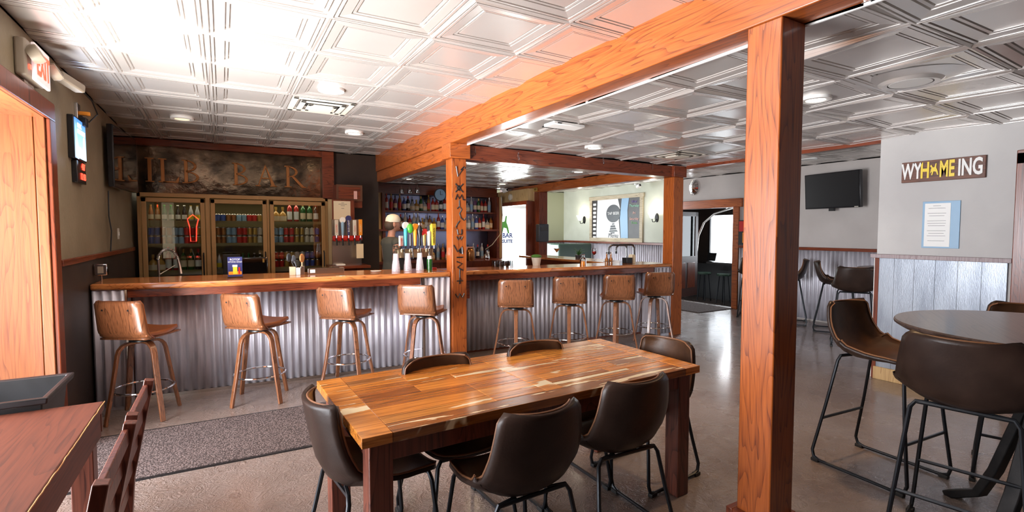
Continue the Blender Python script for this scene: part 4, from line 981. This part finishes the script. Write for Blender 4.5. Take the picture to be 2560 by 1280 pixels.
# ------------------------------------------------------------------ left wall objects
t = thing('exit_sign', 'lit red EXIT sign with two lamp heads above the wooden opening', 'exit sign', (-1.0, 4.12, 2.545))
B(0, .055, -.20, .15, -.10, .115).build('housing', 'plastic_box', t, .012)
B(.055, .075, -.12, .17, -.105, .115).build('face', 'exit_face', t, .006)
text('lettering', 'EXIT', .20, 'exit_red', t, face_px(.077, .025, 0), .001, 0, .62, bold=.005)
for y in (-.16, .22):
    m_ = MB(); m_.lathe([(0, 0), (.045, 0), (.055, .03), (.05, .055), (0, .06)], 20, X=Matrix.Translation((.06, y, .02)) @ Matrix.Rotation(1.1, 4, 'Y')); m_.build('lamp_head', 'plastic_box', t)
B(0.0, .012, -.08, .10, -.165, -.10).build('wall_plate', 'offwhite', t)
MB().box(.055, .062, -.17, -.145, -.055, -.03).build('test_button', 'led_red', t)
t = thing('security_camera', 'beige bullet security camera on the left wall above the lit screen', 'camera', (-1.0, 4.45, 2.60))
m_ = MB(); m_.lathe([(0, 0), (.04, 0), (.035, .02), (0, .03)], 16, X=Matrix.Rotation(PI/2, 4, 'Y')); m_.tube([(0, 0, 0), (.06, .03, .0), (.08, .10, 0)], .012, 8); m_.build('bracket', 'offwhite', t)
m_ = MB(); m_.box(-.035, .035, -.11, .13, -.03, .03, Matrix.Translation((.09, .21, .0)) @ Matrix.Rotation(-.35, 4, 'Z') @ Matrix.Rotation(-.15, 4, 'X')); m_.build('casing', 'plastic_box', t, .012)
MB().lathe([(0, 0), (.024, 0), (.022, .006), (0, .008)], 14, X=Matrix.Translation((.135, .335, -.02)) @ Matrix.Rotation(-.35, 4, 'Z') @ Matrix.Rotation(-PI/2, 4, 'X')).build('lens', 'black', t)
tag(MB().tube([(-.985, 4.85, 2.66), (-.95, 5.0, 2.68), (-.90, 5.35, 2.62), (-.90, 5.55, 2.55), (-.95, 5.5, 2.47), (-.985, 5.35, 2.50)], .006, 6).build('black_cable', 'black'), 'black cable looping from the ceiling corner to the wall plugs', 'cable')
t = thing('wall_plug', 'white and orange plugs in the wall outlet above the lit screen', 'plug', (-1.0, 5.32, 2.49))
B(0, .02, -.05, .05, -.09, .09).build('outlet', 'chrome', t, .003); B(.02, .07, -.04, .04, -.09, -.02).build('black_plug', 'black', t, .005); B(.02, .09, -.015, .02, .0, .03).build('orange_plug', 'orange', t, .004)
t = thing('lit_display', 'bright blue lit display panel with a red digit counter below, on the left wall', 'display', (-1.0, 5.24, 2.27))
B(0, .04, -.22, .16, -.16, .17).build('casing', 'bezel', t, .005)
m, nt, b = newmat('ad_screen'); sx_ = nt.nodes.new('ShaderNodeSeparateXYZ'); tc = nt.nodes.new('ShaderNodeTexCoord'); lnk(nt, tc.outputs['Object'], sx_.inputs[0])
cr = ramp(nt, mth(nt, 'ADD', mth(nt, 'MULTIPLY', sx_.outputs[2], 3.0), .5), [(0, (.75, .92, 1)), (.35, (.35, .65, .95)), (1, (.03, .16, .6))])
lnk(nt, cr, b.inputs['Emission Color']); b.inputs['Emission Strength'].default_value = 2.0; b.inputs['Base Color'].default_value = (.02, .02, .02, 1)
B(.04, .044, -.20, .14, -.145, .155).build('screen', m, t)
text('lettering', 'DRINK', .05, 'neon_white', t, face_px(.046, -.13, .105), .0005, 0, .8, 'LEFT'); text('lettering', 'RESPONSIBLY', .05, 'neon_white', t, face_px(.046, -.13, .06), .0005, 0, .8, 'LEFT')
m_ = MB(); m_.box(.0445, .046, -.15, -.05, -.13, -.06); m_.ball((.045, .075, .0), .03, (.05, 1, 1.3), 8); m_.ball((.045, .075, -.07), .038, (.05, 1, 1.3), 8); m_.build('picture_shape', 'neon_white', t)
B(0, .035, -.14, .15, -.34, -.165).build('digit_casing', 'bezel', t, .005)
text('digits', '487', .075, 'led_red', t, face_px(.037, .06, -.205), .001); text('digits', '12 03', .075, 'led_red', t, face_px(.037, .045, -.285), .001)
area('display_glow', (-.93, 5.20, 2.28), (-.2, 5.0, 2.2), .34, .3, 3.5, (.5, .7, 1))
t = thing('television', 'black television angled out from the left wall near the cooler', 'television', (-.90, 6.78, 2.30), math.radians(-5))
MB().box(-.025, .025, -.46, .46, -.31, .31).build('casing', 'bezel', t, .006); MB().box(.025, .028, -.445, .445, -.275, .295).build('screen', 'blackgloss', t)
m_ = MB(); m_.tube([(-.09, 0, 0), (-.02, 0, 0)], .03, 8); m_.build('wall_arm', 'black', t)
tag(MB().tube([(-.97, 6.35, 1.95), (-.975, 6.36, 1.7), (-.965, 6.40, 1.55), (-.978, 6.38, 1.3)], .006, 6).build('black_cable', 'black'), 'black cable hanging down the wall below the angled television', 'cable')
t = thing('light_switch', 'pale light switch plate on the taupe wall near the cooler', 'switch', (-1.0, 7.0, 1.52)); B(0, .008, -.04, .04, -.06, .06).build('plate', 'offwhite', t, .002); B(.008, .013, -.01, .01, -.02, .02).build('rocker', 'white', t)
t = thing('outlet_box', 'steel outlet box on a rod above the left end of the bar', 'outlet', (-.93, 5.62, 1.10))
m_ = MB(); m_.tube([(0, 0, 0), (0, 0, .06)], .007, 8); m_.build('rod', 'chrome', t); B(-.045, .045, -.03, .03, .06, .16).build('box', 'chrome', t, .006); B(-.02, .02, -.033, -.03, .08, .14).build('socket', 'plastic_box', t)
# ------------------------------------------------------------------ tap wall behind the left counter
t = thing('tap_wall_cabinet', 'steel faced beer tap cabinet with a red rail right of the cooler', 'beer tap', (1.61, 7.62, 0))
B(-.22, .22, 0, .45, .0, 1.0).build('base_cabinet', 'darkwood_z', t); B(-.25, .30, -.12, .45, 1.0, 1.04).build('drip_shelf', 'darkwood_x', t, .004)
B(-.22, .20, .02, .06, 1.04, 1.72).build('splash_plate', 'steel', t); B(-.22, .20, -.05, .02, 1.40, 1.48).build('red_rail', 'red', t, .02)
for k in range(5):
    x = -.18 + k*.085; m_ = MB(); m_.tube([(x, -.05, 1.43), (x, -.10, 1.42), (x, -.11, 1.34)], .012, 8); m_.build('faucet', 'iron', t)
t = thing('draft_board', 'wood framed paper drinks list above the wall beer taps', 'sign', (1.55, 7.66, 1.84))
B(-.15, .17, 0, .02, -.16, .17).build('frame', 'darkwood_z', t, .003); B(-.13, .11, -.004, 0, -.15, .15).build('paper', 'cream', t)
m_ = MB(); [m_.box(-w_, w_, -.005, -.004, z, z+.005) for w_, z in ((.02, .12), (.06, .10), (.03, .08), (.02, .04))]; m_.build('printed_lines', 'graphite', t)
t = thing('wooden_crate', 'brown wooden crate with a lit tag high above the wall beer taps', 'crate', (1.66, 7.75, 2.0))
B(-.18, .20, 0, .30, 0, .24).build('crate_body', 'darkwood_x', t, .004); m_ = MB(); m_.box(-.18, .20, -.008, 0, .0, .03); m_.box(-.18, .20, -.008, 0, .21, .24); m_.box(-.18, -.15, -.008, 0, .03, .21); m_.box(.17, .20, -.008, 0, .03, .21); m_.build('crate_rim', 'brown', t)
B(.07, .12, -.012, -.008, .03, .15).build('tag', 'pink', t)
B(-.19, .2, .02, .3, -.10, 0).build('shelf', 'darkwood_x', t)
def tap_handle(loc, label, shape, h, mats, txt=None, txtmat='black', rz=0):
    t = thing('beer_tap', label, 'beer tap', loc, rz, 'beer tap handles')
    a, b_ = mats
    MB().tube([(0, 0, 0), (0, 0, .035)], .009, 8).build('ferrule', 'chrome', t)
    if shape == 'slab': B(-.026, .026, -.012, .012, .035, h).build('grip', a, t, .005)
    elif shape == 'round': MB().lathe([(0, .035), (.016, .035), (.020, h*.4), (.024, h*.72), (.015, h*.78), (0, h*.78)], 14).build('grip', a, t); MB().lathe([(0, -.012), (.042, -.012), (.042, .012), (0, .012)], 20, X=Matrix.Translation((0, 0, h*.86)) @ Matrix.Rotation(PI/2, 4, 'X')).build('medallion', b_, t)
    elif shape == 'figure':
        MB().lathe([(0, .035), (.018, .035), (.014, h*.35), (.034, h*.62), (.036, h*.72), (.018, h*.84), (.022, h*.9), (.012, h), (0, h)], 14).build('grip', a, t)
        MB().lathe([(.016, h*.84), (.028, h*.88), (.026, h*.96), (0, h*1.0)], 12).build('top', b_, t)
    elif shape == 'skull': MB().tube([(0, 0, .035), (0, 0, h*.55)], .018, 10).build('grip', a, t); MB().ball((0, 0, h*.78), .045, (1, .8, 1.25), 8).build('carved_head', b_, t)
    elif shape == 'taper': MB().prism([(-.022, 0), (.022, 0), (.034, h-.035), (-.034, h-.035)], -.012, .012, Matrix.Translation((0, 0, .035)) @ Matrix.Rotation(PI/2, 4, 'X')).build('grip', a, t, .005)
    if txt: text('lettering', txt, .034, txtmat, t, Matrix.Translation((0, -.0135 if shape != 'round' else -.025, h*.52)) @ Matrix.Rotation(PI/2, 4, 'X') @ Matrix.Rotation(PI/2, 4, 'Z'), .001, 0, 1.0)
    return t
Yt = 7.52
tap_handle((1.43, Yt, 1.45), 'white slab tap handle at the left end of the wall taps', 'slab', .26, ('offwhite', 'white'), 'COORS', 'red')
tap_handle((1.515, Yt, 1.45), 'pale blue tap handle with a round white top on the wall taps', 'round', .30, ('lightblue', 'white'))
tap_handle((1.60, Yt, 1.45), 'black and white lettered tap handle in the middle of the wall taps', 'round', .33, ('navy', 'navy'), 'BUD LIGHT', 'white')
tap_handle((1.685, Yt, 1.45), 'grey slab tap handle with red script on the wall taps', 'slab', .26, ('offwhite', 'white'), 'Coors', 'red')
tap_handle((1.77, Yt, 1.45), 'yellow tap handle with a fish top at the right end of the wall taps', 'slab', .27, ('orange', 'gold'), 'ANGRY', 'cream')
tag(B(1.70, 1.80, 7.48, 7.5, 1.15, 1.36).build('hanging_card', 'cream'), 'colourful card hanging below the yellow wall tap handle', 'card')
tag(B(1.42, 1.55, 7.52, 7.60, 1.04, 1.07).build('folded_towel', 'white', bevel=.01), 'folded white towel on the ledge under the wall taps', 'towel')
# ------------------------------------------------------------------ tap tower and handles on the counter
t = thing('beer_tower', 'steel beer tap tower box on the bar behind the stacked cups', 'beer tap', (2.02, 5.62, 1.10))
B(-.28, .145, .0, .10, .14, .24).build('manifold', 'dull_steel', t, .004); B(-.30, .15, -.01, .11, .24, .246).build('top_edge', 'chrome', t)
B(-.24, -.17, .02, .08, 0, .14).build('column', 'iron', t); B(.02, .09, .02, .08, 0, .14).build('column', 'iron', t)
for k in range(4):
    x = -.22 + k*.10; m_ = MB(); m_.tube([(x, .0, .20), (x, -.05, .20), (x, -.065, .13)], [.010, .012, .008], 8); m_.tube([(x, -.045, .2), (x, -.045, .245)], .008, 8); m_.build('faucet', 'chrome', t)
hs = [('slab', .15, ('offwhite', 'white'), 'CIDER', 'red', 'small white tap handle at the left end of the counter taps'),
      ('round', .31, ('teal', 'white'), None, None, 'teal tap handle with a white round face on the counter taps'),
      ('skull', .30, ('graphite', 'green'), None, None, 'dark tap handle topped by a green hop head on the counter taps'),
      ('round', .29, ('orange', 'orange'), None, None, 'orange tap handle with a round red badge on the counter taps'),
      ('figure', .31, ('black', 'steel'), None, None, 'black figure-shaped tap handle on the counter taps'),
      ('round', .22, ('gold', 'red'), None, None, 'short gold tap handle with a red disc on the counter taps'),
      ('round', .27, ('offwhite', 'chrome'), None, None, 'white tap handle with a silver badge on the counter taps'),
      ('taper', .29, ('yellow', 'yellow'), 'MOUNTAIN', 'black', 'bright yellow tap handle with black script at the right end of the counter taps')]
for k, (sh, h, mt, tx, tm, lb) in enumerate(hs): tap_handle((1.765 + k*.056, 5.575, 1.345), lb, sh, h, mt, tx, tm or 'black', .35)
# ------------------------------------------------------------------ things on the bar tops
CP = None
def cup_stack(x, y, n, label, z=1.10):
    global CP
    t = thing('cup_stack', label, 'cups', (x, y, z), 0, 'stacks of clear plastic cups on the bar')
    m_ = MB(); prof = []; 
    h = .10
    prof = [(.044, 0), (.0445, .004), (.034, h)]
    m_.lathe([(.044, 0), (.046, .003), (.036, .11), (.034, .112), (.033, .11)] , 20)
    for k in range(n): m_.lathe([(.0455-.002*k*.3, .008+k*.012), (.047-.002*k*.3, .010+k*.012), (.0455-.002*k*.3, .013+k*.012)], 20)
    m_.lathe([(.036, .11), (.030, .14), (.027, .20), (0, .202)], 20)
    m_.build('cups', 'cup_plastic', t)
    return t
cup_stack(1.655, 5.42, 7, 'tall upside-down stack of clear plastic cups, leftmost on the bar')
cup_stack(1.80, 5.45, 6, 'upside-down stack of clear plastic cups in the middle, before the taps')
cup_stack(1.945, 5.46, 6, 'upside-down stack of clear plastic cups, rightmost of the three')
t = thing('tumbler', 'green lidded tumbler bottle standing on the bar left of the marked post', 'tumbler', (2.05, 5.42, 1.10))
MB().lathe([(0, 0), (.03, 0), (.034, .08), (.034, .13), (0, .13)], 18).build('cup', 'b_green', t); MB().lathe([(0, .13), (.028, .13), (.024, .165), (0, .168)], 16).build('lid', 'white', t)
tag(MB().lathe([(0, 0), (.05, 0), (.055, .012), (.05, .02), (0, .02)], 24, (2.13, 5.55, 1.10)).build('red_lid', 'red'), 'flat red plastic lid lying on the bar by the marked post', 'lid')
t = thing('table_tent', 'small navy drinks advert standing on the left bar top', 'menu card', (.10, 5.50, 1.10))
B(-.062, .062, -.004, .004, .012, .20).build('card', 'navy', t); B(-.065, .065, -.03, .03, 0, .012).build('foot', 'clearglass', t)
text('lettering', 'ROTOF', .026, 'white', t, face_my(0, -.0055, .175), .0003); text('lettering', 'HITONG GOLD', .017, 'white', t, face_my(0, -.0055, .152), .0003)
B(-.055, .055, -.0055, -.004, .03, .06).build('orange_band', 'orange', t); m_ = MB(); m_.box(-.018, .018, -.007, -.0055, .035, .11); m_.build('drink_picture', 'yellow', t); B(-.022, .02, -.008, -.007, .105, .125).build('ice_picture', 'white', t); B(.028, .042, -.0075, -.0055, .035, .10).build('bottle_picture', 'red', t)
t = thing('utensil_holder', 'white holder with spoons and spatula on the left bar top', 'utensils', (.655, 5.53, 1.10))
B(-.07, -.015, -.03, .03, 0, .085).build('tan_cup', 'cream', t, .003); B(-.012, .03, -.03, .03, 0, .075).build('white_cup', 'white', t, .003); B(.032, .07, -.02, .02, 0, .09).build('steel_cup', 'steel', t, .003)
m_ = MB(); m_.tube([(0, 0, .03), (-.05, 0, .14)], .006, 6); m_.ball((-.075, 0, .18), .03, (.8, .3, 1.5), 8); m_.build('black_spoon', 'black', t)
m_ = MB(); m_.tube([(.05, 0, .03), (.05, 0, .13)], .006, 6); m_.ball((.05, 0, .17), .028, (.9, .25, 1.7), 8); m_.build('wooden_spatula', 'copper', t)
m_ = MB(); m_.tube([(.01, 0, .03), (-.02, 0, .14)], .007, 6); m_.ball((-.03, .01, .16), .03, (.8, .3, 1.5), 8); m_.build('dark_ladle', 'graphite', t)
t = thing('garnish_box', 'long low stainless condiment box on the left bar top', 'box', (.93, 5.56, 1.10), math.radians(-2))
B(-.17, .19, -.05, .05, 0, .062).build('box_body', 'steel', t, .003); B(-.15, -.10, -.0515, -.05, .015, .05).build('sticker', 'white', t); B(-.18, .14, -.055, .06, .062, .068).build('lid', 'chrome', t)
t = thing('small_plate', 'white oval plate lying on the bar left of the stacked cups', 'plate', (1.46, 5.52, 1.10)); MB().lathe([(0, 0), (.04, 0), (.062, .01), (.058, .012), (0, .004)], 24).build('plate', 'white', t)
# spring faucet behind the bar
t = thing('spring_faucet', 'coiled spring kitchen faucet behind the left bar top', 'faucet', (-.60, 6.55, .88))
m_ = MB(); m_.tube([(0, 0, 0), (0, 0, .36)], .012, 10); m_.tube([(0, 0, .20), (.15, 0, .30)], .005, 6); m_.tube([(.17, 0, .40), (.19, 0, .28), (.20, -.02, .20)], [.010, .016, .018], 8); m_.build('riser', 'steel', t)
m_ = MB(); P_ = []
for i in range(220):
    a = PI - PI*i/219; c0 = Vector((.085 + .085*cos(a), 0, .36 + .11*sin(a))); tg = Vector((-sin(a), 0, cos(a))); nn = Vector((cos(a), 0, sin(a))); ph = i*2*PI/9
    P_.append(c0 + nn*.014*cos(ph) + Vector((0, .014*sin(ph), 0)))
m_.tube(P_, .0028, 5); m_.build('spring', 'chrome', t)
t = thing('black_appliance', 'black boxy appliance on the back counter in front of the cooler doors', 'appliance', (.30, 7.55, .88))
B(-.10, .22, -.1, .14, 0, .32).build('body', 'blackgloss', t, .01); B(-.30, -.10, -.05, .14, 0, .36).build('shelf_unit', 'black', t, .004); B(.16, .18, -.12, -.1, .25, .30).build('badge', 'gold', t)
B(-.0, 0.6, 7.4, 7.75, 0, .88).build('low_cabinet', 'darkwood_z'); tag(bpy.data.objects['low_cabinet'], 'low dark cabinet under the black appliance by the cooler', 'cabinet')
# ---- right bar items
def simple(name, label, cat, mbs):
    t = thing(name, label, cat, mbs[0])
    for nm, m_, mt in mbs[1:]: m_.build(nm, mt, t)
    return t
simple('potted_herb', 'small pale pot of green herbs at the back of the right bar', 'plant', [(3.80, 5.88, 1.07),
    ('pot', MB().lathe([(0, 0), (.05, 0), (.07, .11), (.065, .11), (.05, .02), (0, .02)], 20), 'offwhite'), ('foliage', MB().ball((0, 0, .125), .075, (1, 1, .4), 8), 'leaf')])
t = thing('glass_tray', 'row of upturned clear tumblers on the right bar near the marked post', 'glasses', (3.22, 5.80, 1.07))
m_ = MB(); [m_.lathe([(.034, 0), (.035, .002), (.028, .085), (0, .086)], 14, (-.11+.075*(k % 4), .04*(k//4), .0)) for k in range(8)]; m_.build('tumblers', 'clearglass', t)
t = thing('spritzer_bottle', 'clear bottle of orange liquid on the right bar', 'bottle', (4.42, 5.62, 1.07)); MB().lathe([(0, 0), (.045, 0), (.045, .05), (.0, .05)], 18).build('orange_liquid', 'orange', t); MB().lathe([(.046, 0), (.046, .08), (.02, .11), (.018, .14), (.03, .15)], 18).build('glass_body', 'clearglass', t)
t = thing('condiment_rack', 'wire rack of small sauce bottles on the right bar', 'condiments', (4.86, 5.58, 1.07))
for x in (-.04, .04):
    MB().lathe([(0, 0), (.026, 0), (.026, .07), (.012, .10), (.012, .15), (0, .15)], 12, (x, 0, 0)).build('sauce_bottle', 'b_amber', t); MB().lathe([(0, .15), (.014, .15), (.012, .175), (0, .175)], 10, (x, 0, 0)).build('bottle_cap', 'steel', t)
m_ = MB(); m_.tube([(-.08, -.03, .04), (.08, -.03, .04), (.08, .03, .04), (-.08, .03, .04)], .003, 6, True); m_.tube([(0, 0, .0), (0, 0, .19)], .003, 6); m_.build('wire_frame', 'chrome', t)
t = thing('wine_glass', 'wine glass of red wine on the rear counter', 'glass', (5.22, 6.35, 1.07)); MB().lathe([(.035, 0), (.004, .006), (.004, .09), (.035, .12), (.04, .16), (.034, .20)], 18).build('glass_body', 'clearglass', t); MB().lathe([(0, .10), (.033, .122), (.036, .15), (0, .15)], 16).build('wine', 'red', t)
t = thing('cocktail_glass', 'cocktail glass of orange drink on the rear counter', 'glass', (5.15, 7.3, 1.07)); MB().lathe([(.04, 0), (.005, .006), (.005, .10), (.06, .17)], 18).build('glass_body', 'clearglass', t); MB().lathe([(0, .11), (.045, .155), (0, .155)], 16).build('drink', 'orange', t)
t = thing('napkin_holder', 'black box of napkins and straws near the far end of the right bar', 'napkins', (5.20, 5.56, 1.07)); B(-.055, .055, -.05, .05, 0, .085).build('black_box', 'black', t, .004)
m_ = MB(); [m_.box(.06+k*.014, .066+k*.014, -.04, .04, 0, .12+.01*(k % 2)) for k in range(5)]; m_.build('napkins', 'cream', t)
for x, y, lb in ((5.30, 5.86, 'left of two arched chrome taps above the rear counter'), (5.56, 5.98, 'right of two arched chrome taps, nearest the far post')):
    t = thing('arched_faucet', lb, 'faucet', (x, y, 1.07), math.radians(-30), 'arched chrome faucets')
    m_ = MB(); m_.tube([(.12, 0, 0), (.135, 0, .10), (.13, 0, .19)] + [(.09+.045*cos(a), 0, .19+.07*sin(a)) for a in (.4, .8, 1.2, 1.57)] + [(-.09, 0, .262), (-.125, 0, .25), (-.148, 0, .215), (-.152, 0, .16)], .015, 10); m_.build('spout', 'gunmetal', t)
    MB().lathe([(0, 0), (.028, 0), (.028, .012), (0, .012)], 16, (.12, 0, 0)).build('base', 'steel', t); MB().lathe([(0, .12), (.017, .12), (.017, .16), (0, .16)], 12, (-.152, 0, 0)).build('nozzle', 'graphite', t)
t = thing('leafy_plant', 'spiky green plant on the rear counter before the booth bench', 'plant', (5.40, 7.0, 1.07))
MB().lathe([(0, 0), (.05, 0), (.06, .06), (0, .06)], 16).build('pot', 'graphite', t)
m_ = MB()
for k in range(26):
    a = rnd.uniform(0, 2*PI); l_ = rnd.uniform(.10, .22); q = rnd.uniform(.35, 1.2)
    m_.ribbon([(0, 0, .05), (cos(a)*l_*.5*cos(q), sin(a)*l_*.5*cos(q), .05+l_*.6*sin(q)), (cos(a)*l_*cos(q), sin(a)*l_*cos(q), .05+l_*.75*sin(q))], (-sin(a), cos(a), 0), .014, .002, .002)
m_.build('leaves', 'leaf', t)
t = thing('sheet_sign', 'handwritten pink paper sign among the back-bar bottles', 'sign', (4.45, 9.55, 1.10)); B(-.12, .12, 0, .006, -.12, .12).build('paper', 'pink', t); text('lettering', 'Ranger', .07, 'black', t, face_my(0, -.003, .05), .0005, .2)
tag(B(4.08, 4.2, 9.56, 9.57, 1.30, 1.40).build('sticky_note', 'mint'), 'mint green note stuck by the back-bar bottles', 'note')
t = thing('copper_jug', 'tan ceramic crock on the back-bar cabinet right of the marked post', 'jug', (4.35, 9.2, .95)); MB().lathe([(0, 0), (.085, 0), (.09, .02), (.09, .17), (.07, .22), (.05, .235), (.055, .26), (0, .26)], 20).build('crock', 'copper', t)
B(4.1, 5.2, 9.05, 9.45, 0, .95).build('back_counter', 'darkwood_z'); tag(bpy.data.objects['back_counter'], 'dark low back counter below the bottle shelves', 'counter')
tag(MB().lathe([(0, 0), (.06, 0), (.07, .06), (.05, .12), (.02, .16), (.02, .20), (0, .2)], 18, (4.72, 9.2, .95)).build('steel_jug', 'chrome'), 'polished steel jug on the back counter', 'jug')
t = thing('coffee_machine', 'black coffee machine on the back counter behind the marked post', 'appliance', (4.15, 9.18, .95)); B(-.04, .05, -.1, .1, 0, .12).build('body', 'blackgloss', t, .01)
t = thing('glass_rack', 'row of wine glasses hanging below the lower oak beam', 'glass rack', (2.36, 7.2, 2.34))
m_ = MB(); [m_.box(0, .012, -.5, .5, -.03, -.022, Matrix.Translation((q*.09, 0, 0))) for q in range(4)]; m_.build('rails', 'steel', t)
for q in range(3):
    m_ = MB(); m_.lathe([(.03, -.032), (.004, -.04), (.004, -.11), (.03, -.14), (.034, -.18), (.03, -.21)], 14, (.05+q*.09, .35-q*.1, 0)); m_.build('hanging_glass', 'clearglass', t)
t = thing('neon_sign', 'red neon sign on the wall behind the camera, seen reflected in the left cooler door', 'neon sign', (-.84, -4.05, 0))
MB().tube([(-.10, 0, 1.70), (-.16, 0, 1.95), (0, 0, 2.10), (.16, 0, 1.95), (.10, 0, 1.70), (.08, 0, 1.2), (-.08, 0, 1.2)], .02, 8, True).build('neon_tube', 'neon_red', t)
B(-.22, .22, -.05, -.03, 1.1, 2.2).build('backboard', 'black', t)
# ------------------------------------------------------------------ bartender
def fused(m_, name, mat, parent, voxel):
    """overlapping closed limbs and masses grown together into one continuous surface"""
    o = m_.build(name, mat, parent)
    k = o.modifiers.new('fuse', 'REMESH'); k.mode = 'VOXEL'; k.voxel_size = voxel; k.use_smooth_shade = True
    k2 = o.modifiers.new('sm', 'SMOOTH'); k2.iterations = 4; k2.factor = .5
    return o
def torso(m_, secs, n=20):
    """stack of ellipses (z, cx, rx, ry)"""
    rings = [[m_.bm.verts.new((cx + rx*cos(2*PI*k/n), ry*sin(2*PI*k/n), z)) for k in range(n)] for z, cx, rx, ry in secs]
    for A, Bq in zip(rings, rings[1:]):
        for k in range(n): m_.face([A[k], A[(k+1) % n], Bq[(k+1) % n], Bq[k]])
    m_.face(rings[0][::-1]); m_.face(rings[-1])
pt = thing('person', 'bartender in a white cap and dark sleeveless shirt working behind the bar', 'person', (2.03, 6.85, 0), math.radians(8))
# local frame: faces +X, left arm towards +Y, right arm towards the camera (-Y)
m_ = MB()
torso(m_, [(.90, 0, .10, .15), (1.0, 0, .10, .145), (1.12, .01, .095, .135), (1.28, .015, .11, .16), (1.38, .0, .10, .17), (1.44, -.01, .07, .12), (1.47, 0, .052, .058), (1.56, .015, .05, .052)])
m_.tube([(0, .13, 1.41), (0, .185, 1.38), (.01, .225, 1.28), (.02, .245, 1.16), (.09, .24, 1.11), (.20, .22, 1.06), (.29, .20, 1.035)], [.05, .058, .05, .042, .040, .033, .025], 12)
m_.tube([(0, -.13, 1.41), (0, -.185, 1.38), (-.03, -.23, 1.28), (-.05, -.25, 1.17), (-.03, -.26, 1.09), (.02, -.27, .97), (.055, -.27, .88)], [.05, .058, .050, .042, .041, .033, .026], 12)
for s_ in (-1, 1): m_.tube([(0, s_*.085, .95), (0, s_*.09, .80), (.01, s_*.10, .52), (-.01, s_*.10, .38), (0, s_*.10, .08)], [.09, .085, .058, .055, .04], 12); m_.tube([(-.03, s_*.10, .05), (.12, s_*.11, .035)], [.04, .03], 8)
m_.ball((.03, 0, 1.645), .10, (1.0, .78, 1.18), 14); m_.ball((.075, 0, 1.585), .052, (1.0, .9, .8), 10)
m_.tube([(.128, 0, 1.655), (.150, 0, 1.625), (.132, 0, 1.615)], [.010, .016, .012], 8)
for s_ in (-1, 1):
    m_.ball((.015, s_*.082, 1.635), .03, (.7, .35, 1.15), 8); m_.ball((.118, s_*.034, 1.672), .017, (.8, 1.4, .5), 8)
m_.ball((.125, 0, 1.583), .018, (.7, 1.5, .5), 8)
for base, out, sd in (((.29, .20, 1.035), Vector((.9, -.15, -.3)), 1), ((.06, -.27, .86), Vector((.25, 0, -1)), -1)):
    out.normalize(); bs = Vector(base); wd = Vector((0, 1, 0)); nn = out.cross(wd).normalized()
    m_.tube([bs-out*.03, bs+out*.01, bs+out*.05], [.024, .034, .032], 10)
    for k, ln in enumerate((.062, .072, .068, .052)):
        b0 = bs + out*.05 + wd*(.030-.020*k); c1 = b0+out*ln*.5+nn*.010; c2 = b0+out*ln*.85+nn*.030
        m_.tube([b0-out*.02, c1, c2], [.0095, .0085, .007], 8)
    m_.tube([bs+wd*.025*sd, bs+out*.02+wd*.045*sd+nn*.01, bs+out*.05+wd*.048*sd+nn*.02], [.012, .011, .009], 8)
fused(m_, 'body', 'skin', pt, .0075)
m_ = MB(); torso(m_, [(.93, 0, .122, .172), (1.0, 0, .12, .168), (1.12, .01, .112, .155), (1.28, .015, .128, .18), (1.38, 0, .118, .19), (1.435, -.01, .09, .145), (1.47, 0, .066, .078)])
for s_ in (-1, 1): m_.tube([(0, s_*.12, 1.41), (0, s_*.175, 1.395), (-.003, s_*.212, 1.35)], [.06, .072, .064], 14)
fused(m_, 'shirt', 'shirt', pt, .010)
m_ = MB(); torso(m_, [(.84, 0, .12, .16), (.92, 0, .125, .168), (.99, 0, .122, .165)])
for s_ in (-1, 1): m_.tube([(0, s_*.088, .92), (0, s_*.095, .78), (.01, s_*.10, .50), (0, s_*.10, .09)], [.095, .098, .075, .058], 14)
fused(m_, 'trousers', 'jeans', pt, .014)
m_ = MB(); m_.tube([(-.012, -.205, 1.33), (-.03, -.23, 1.28), (-.05, -.25, 1.17), (-.03, -.26, 1.09), (.02, -.27, .97)], [.058, .0535, .046, .0445, .0365], 14); m_.build('tattoo', 'tattoo_skin', pt)
m_ = MB(); m_.lathe([(.105, 0), (.108, .02), (.10, .06), (.075, .095), (.03, .112), (0, .115)], 24, X=Matrix.Translation((.03, 0, 1.672)) @ Matrix.Diagonal((1.0, .82, 1, 1)))
m_.build('cap_crown', 'cap_cloth', pt)
m_ = MB(); m_.prism([(.10, -.075), (.17, -.06), (.205, 0), (.17, .06), (.10, .075)], 1.678, 1.688); m_.build('cap_brim', 'brown', pt, .003)
m_ = MB(); m_.ball((.0, 0, 1.635), .098, (.95, .82, .9), 10); m_.build('hair', 'hair', pt)
m_ = MB()
for s_ in (-1, 1): m_.ball((.126, s_*.034, 1.66), .008, (.6, 1.2, .6), 6)
m_.build('eyes', 'black', pt)
for s_ in (-1, 1): MB().ball((.05, s_*.10, .045), .055, (2.3, .9, .8), 8).build('shoe', 'black', pt)
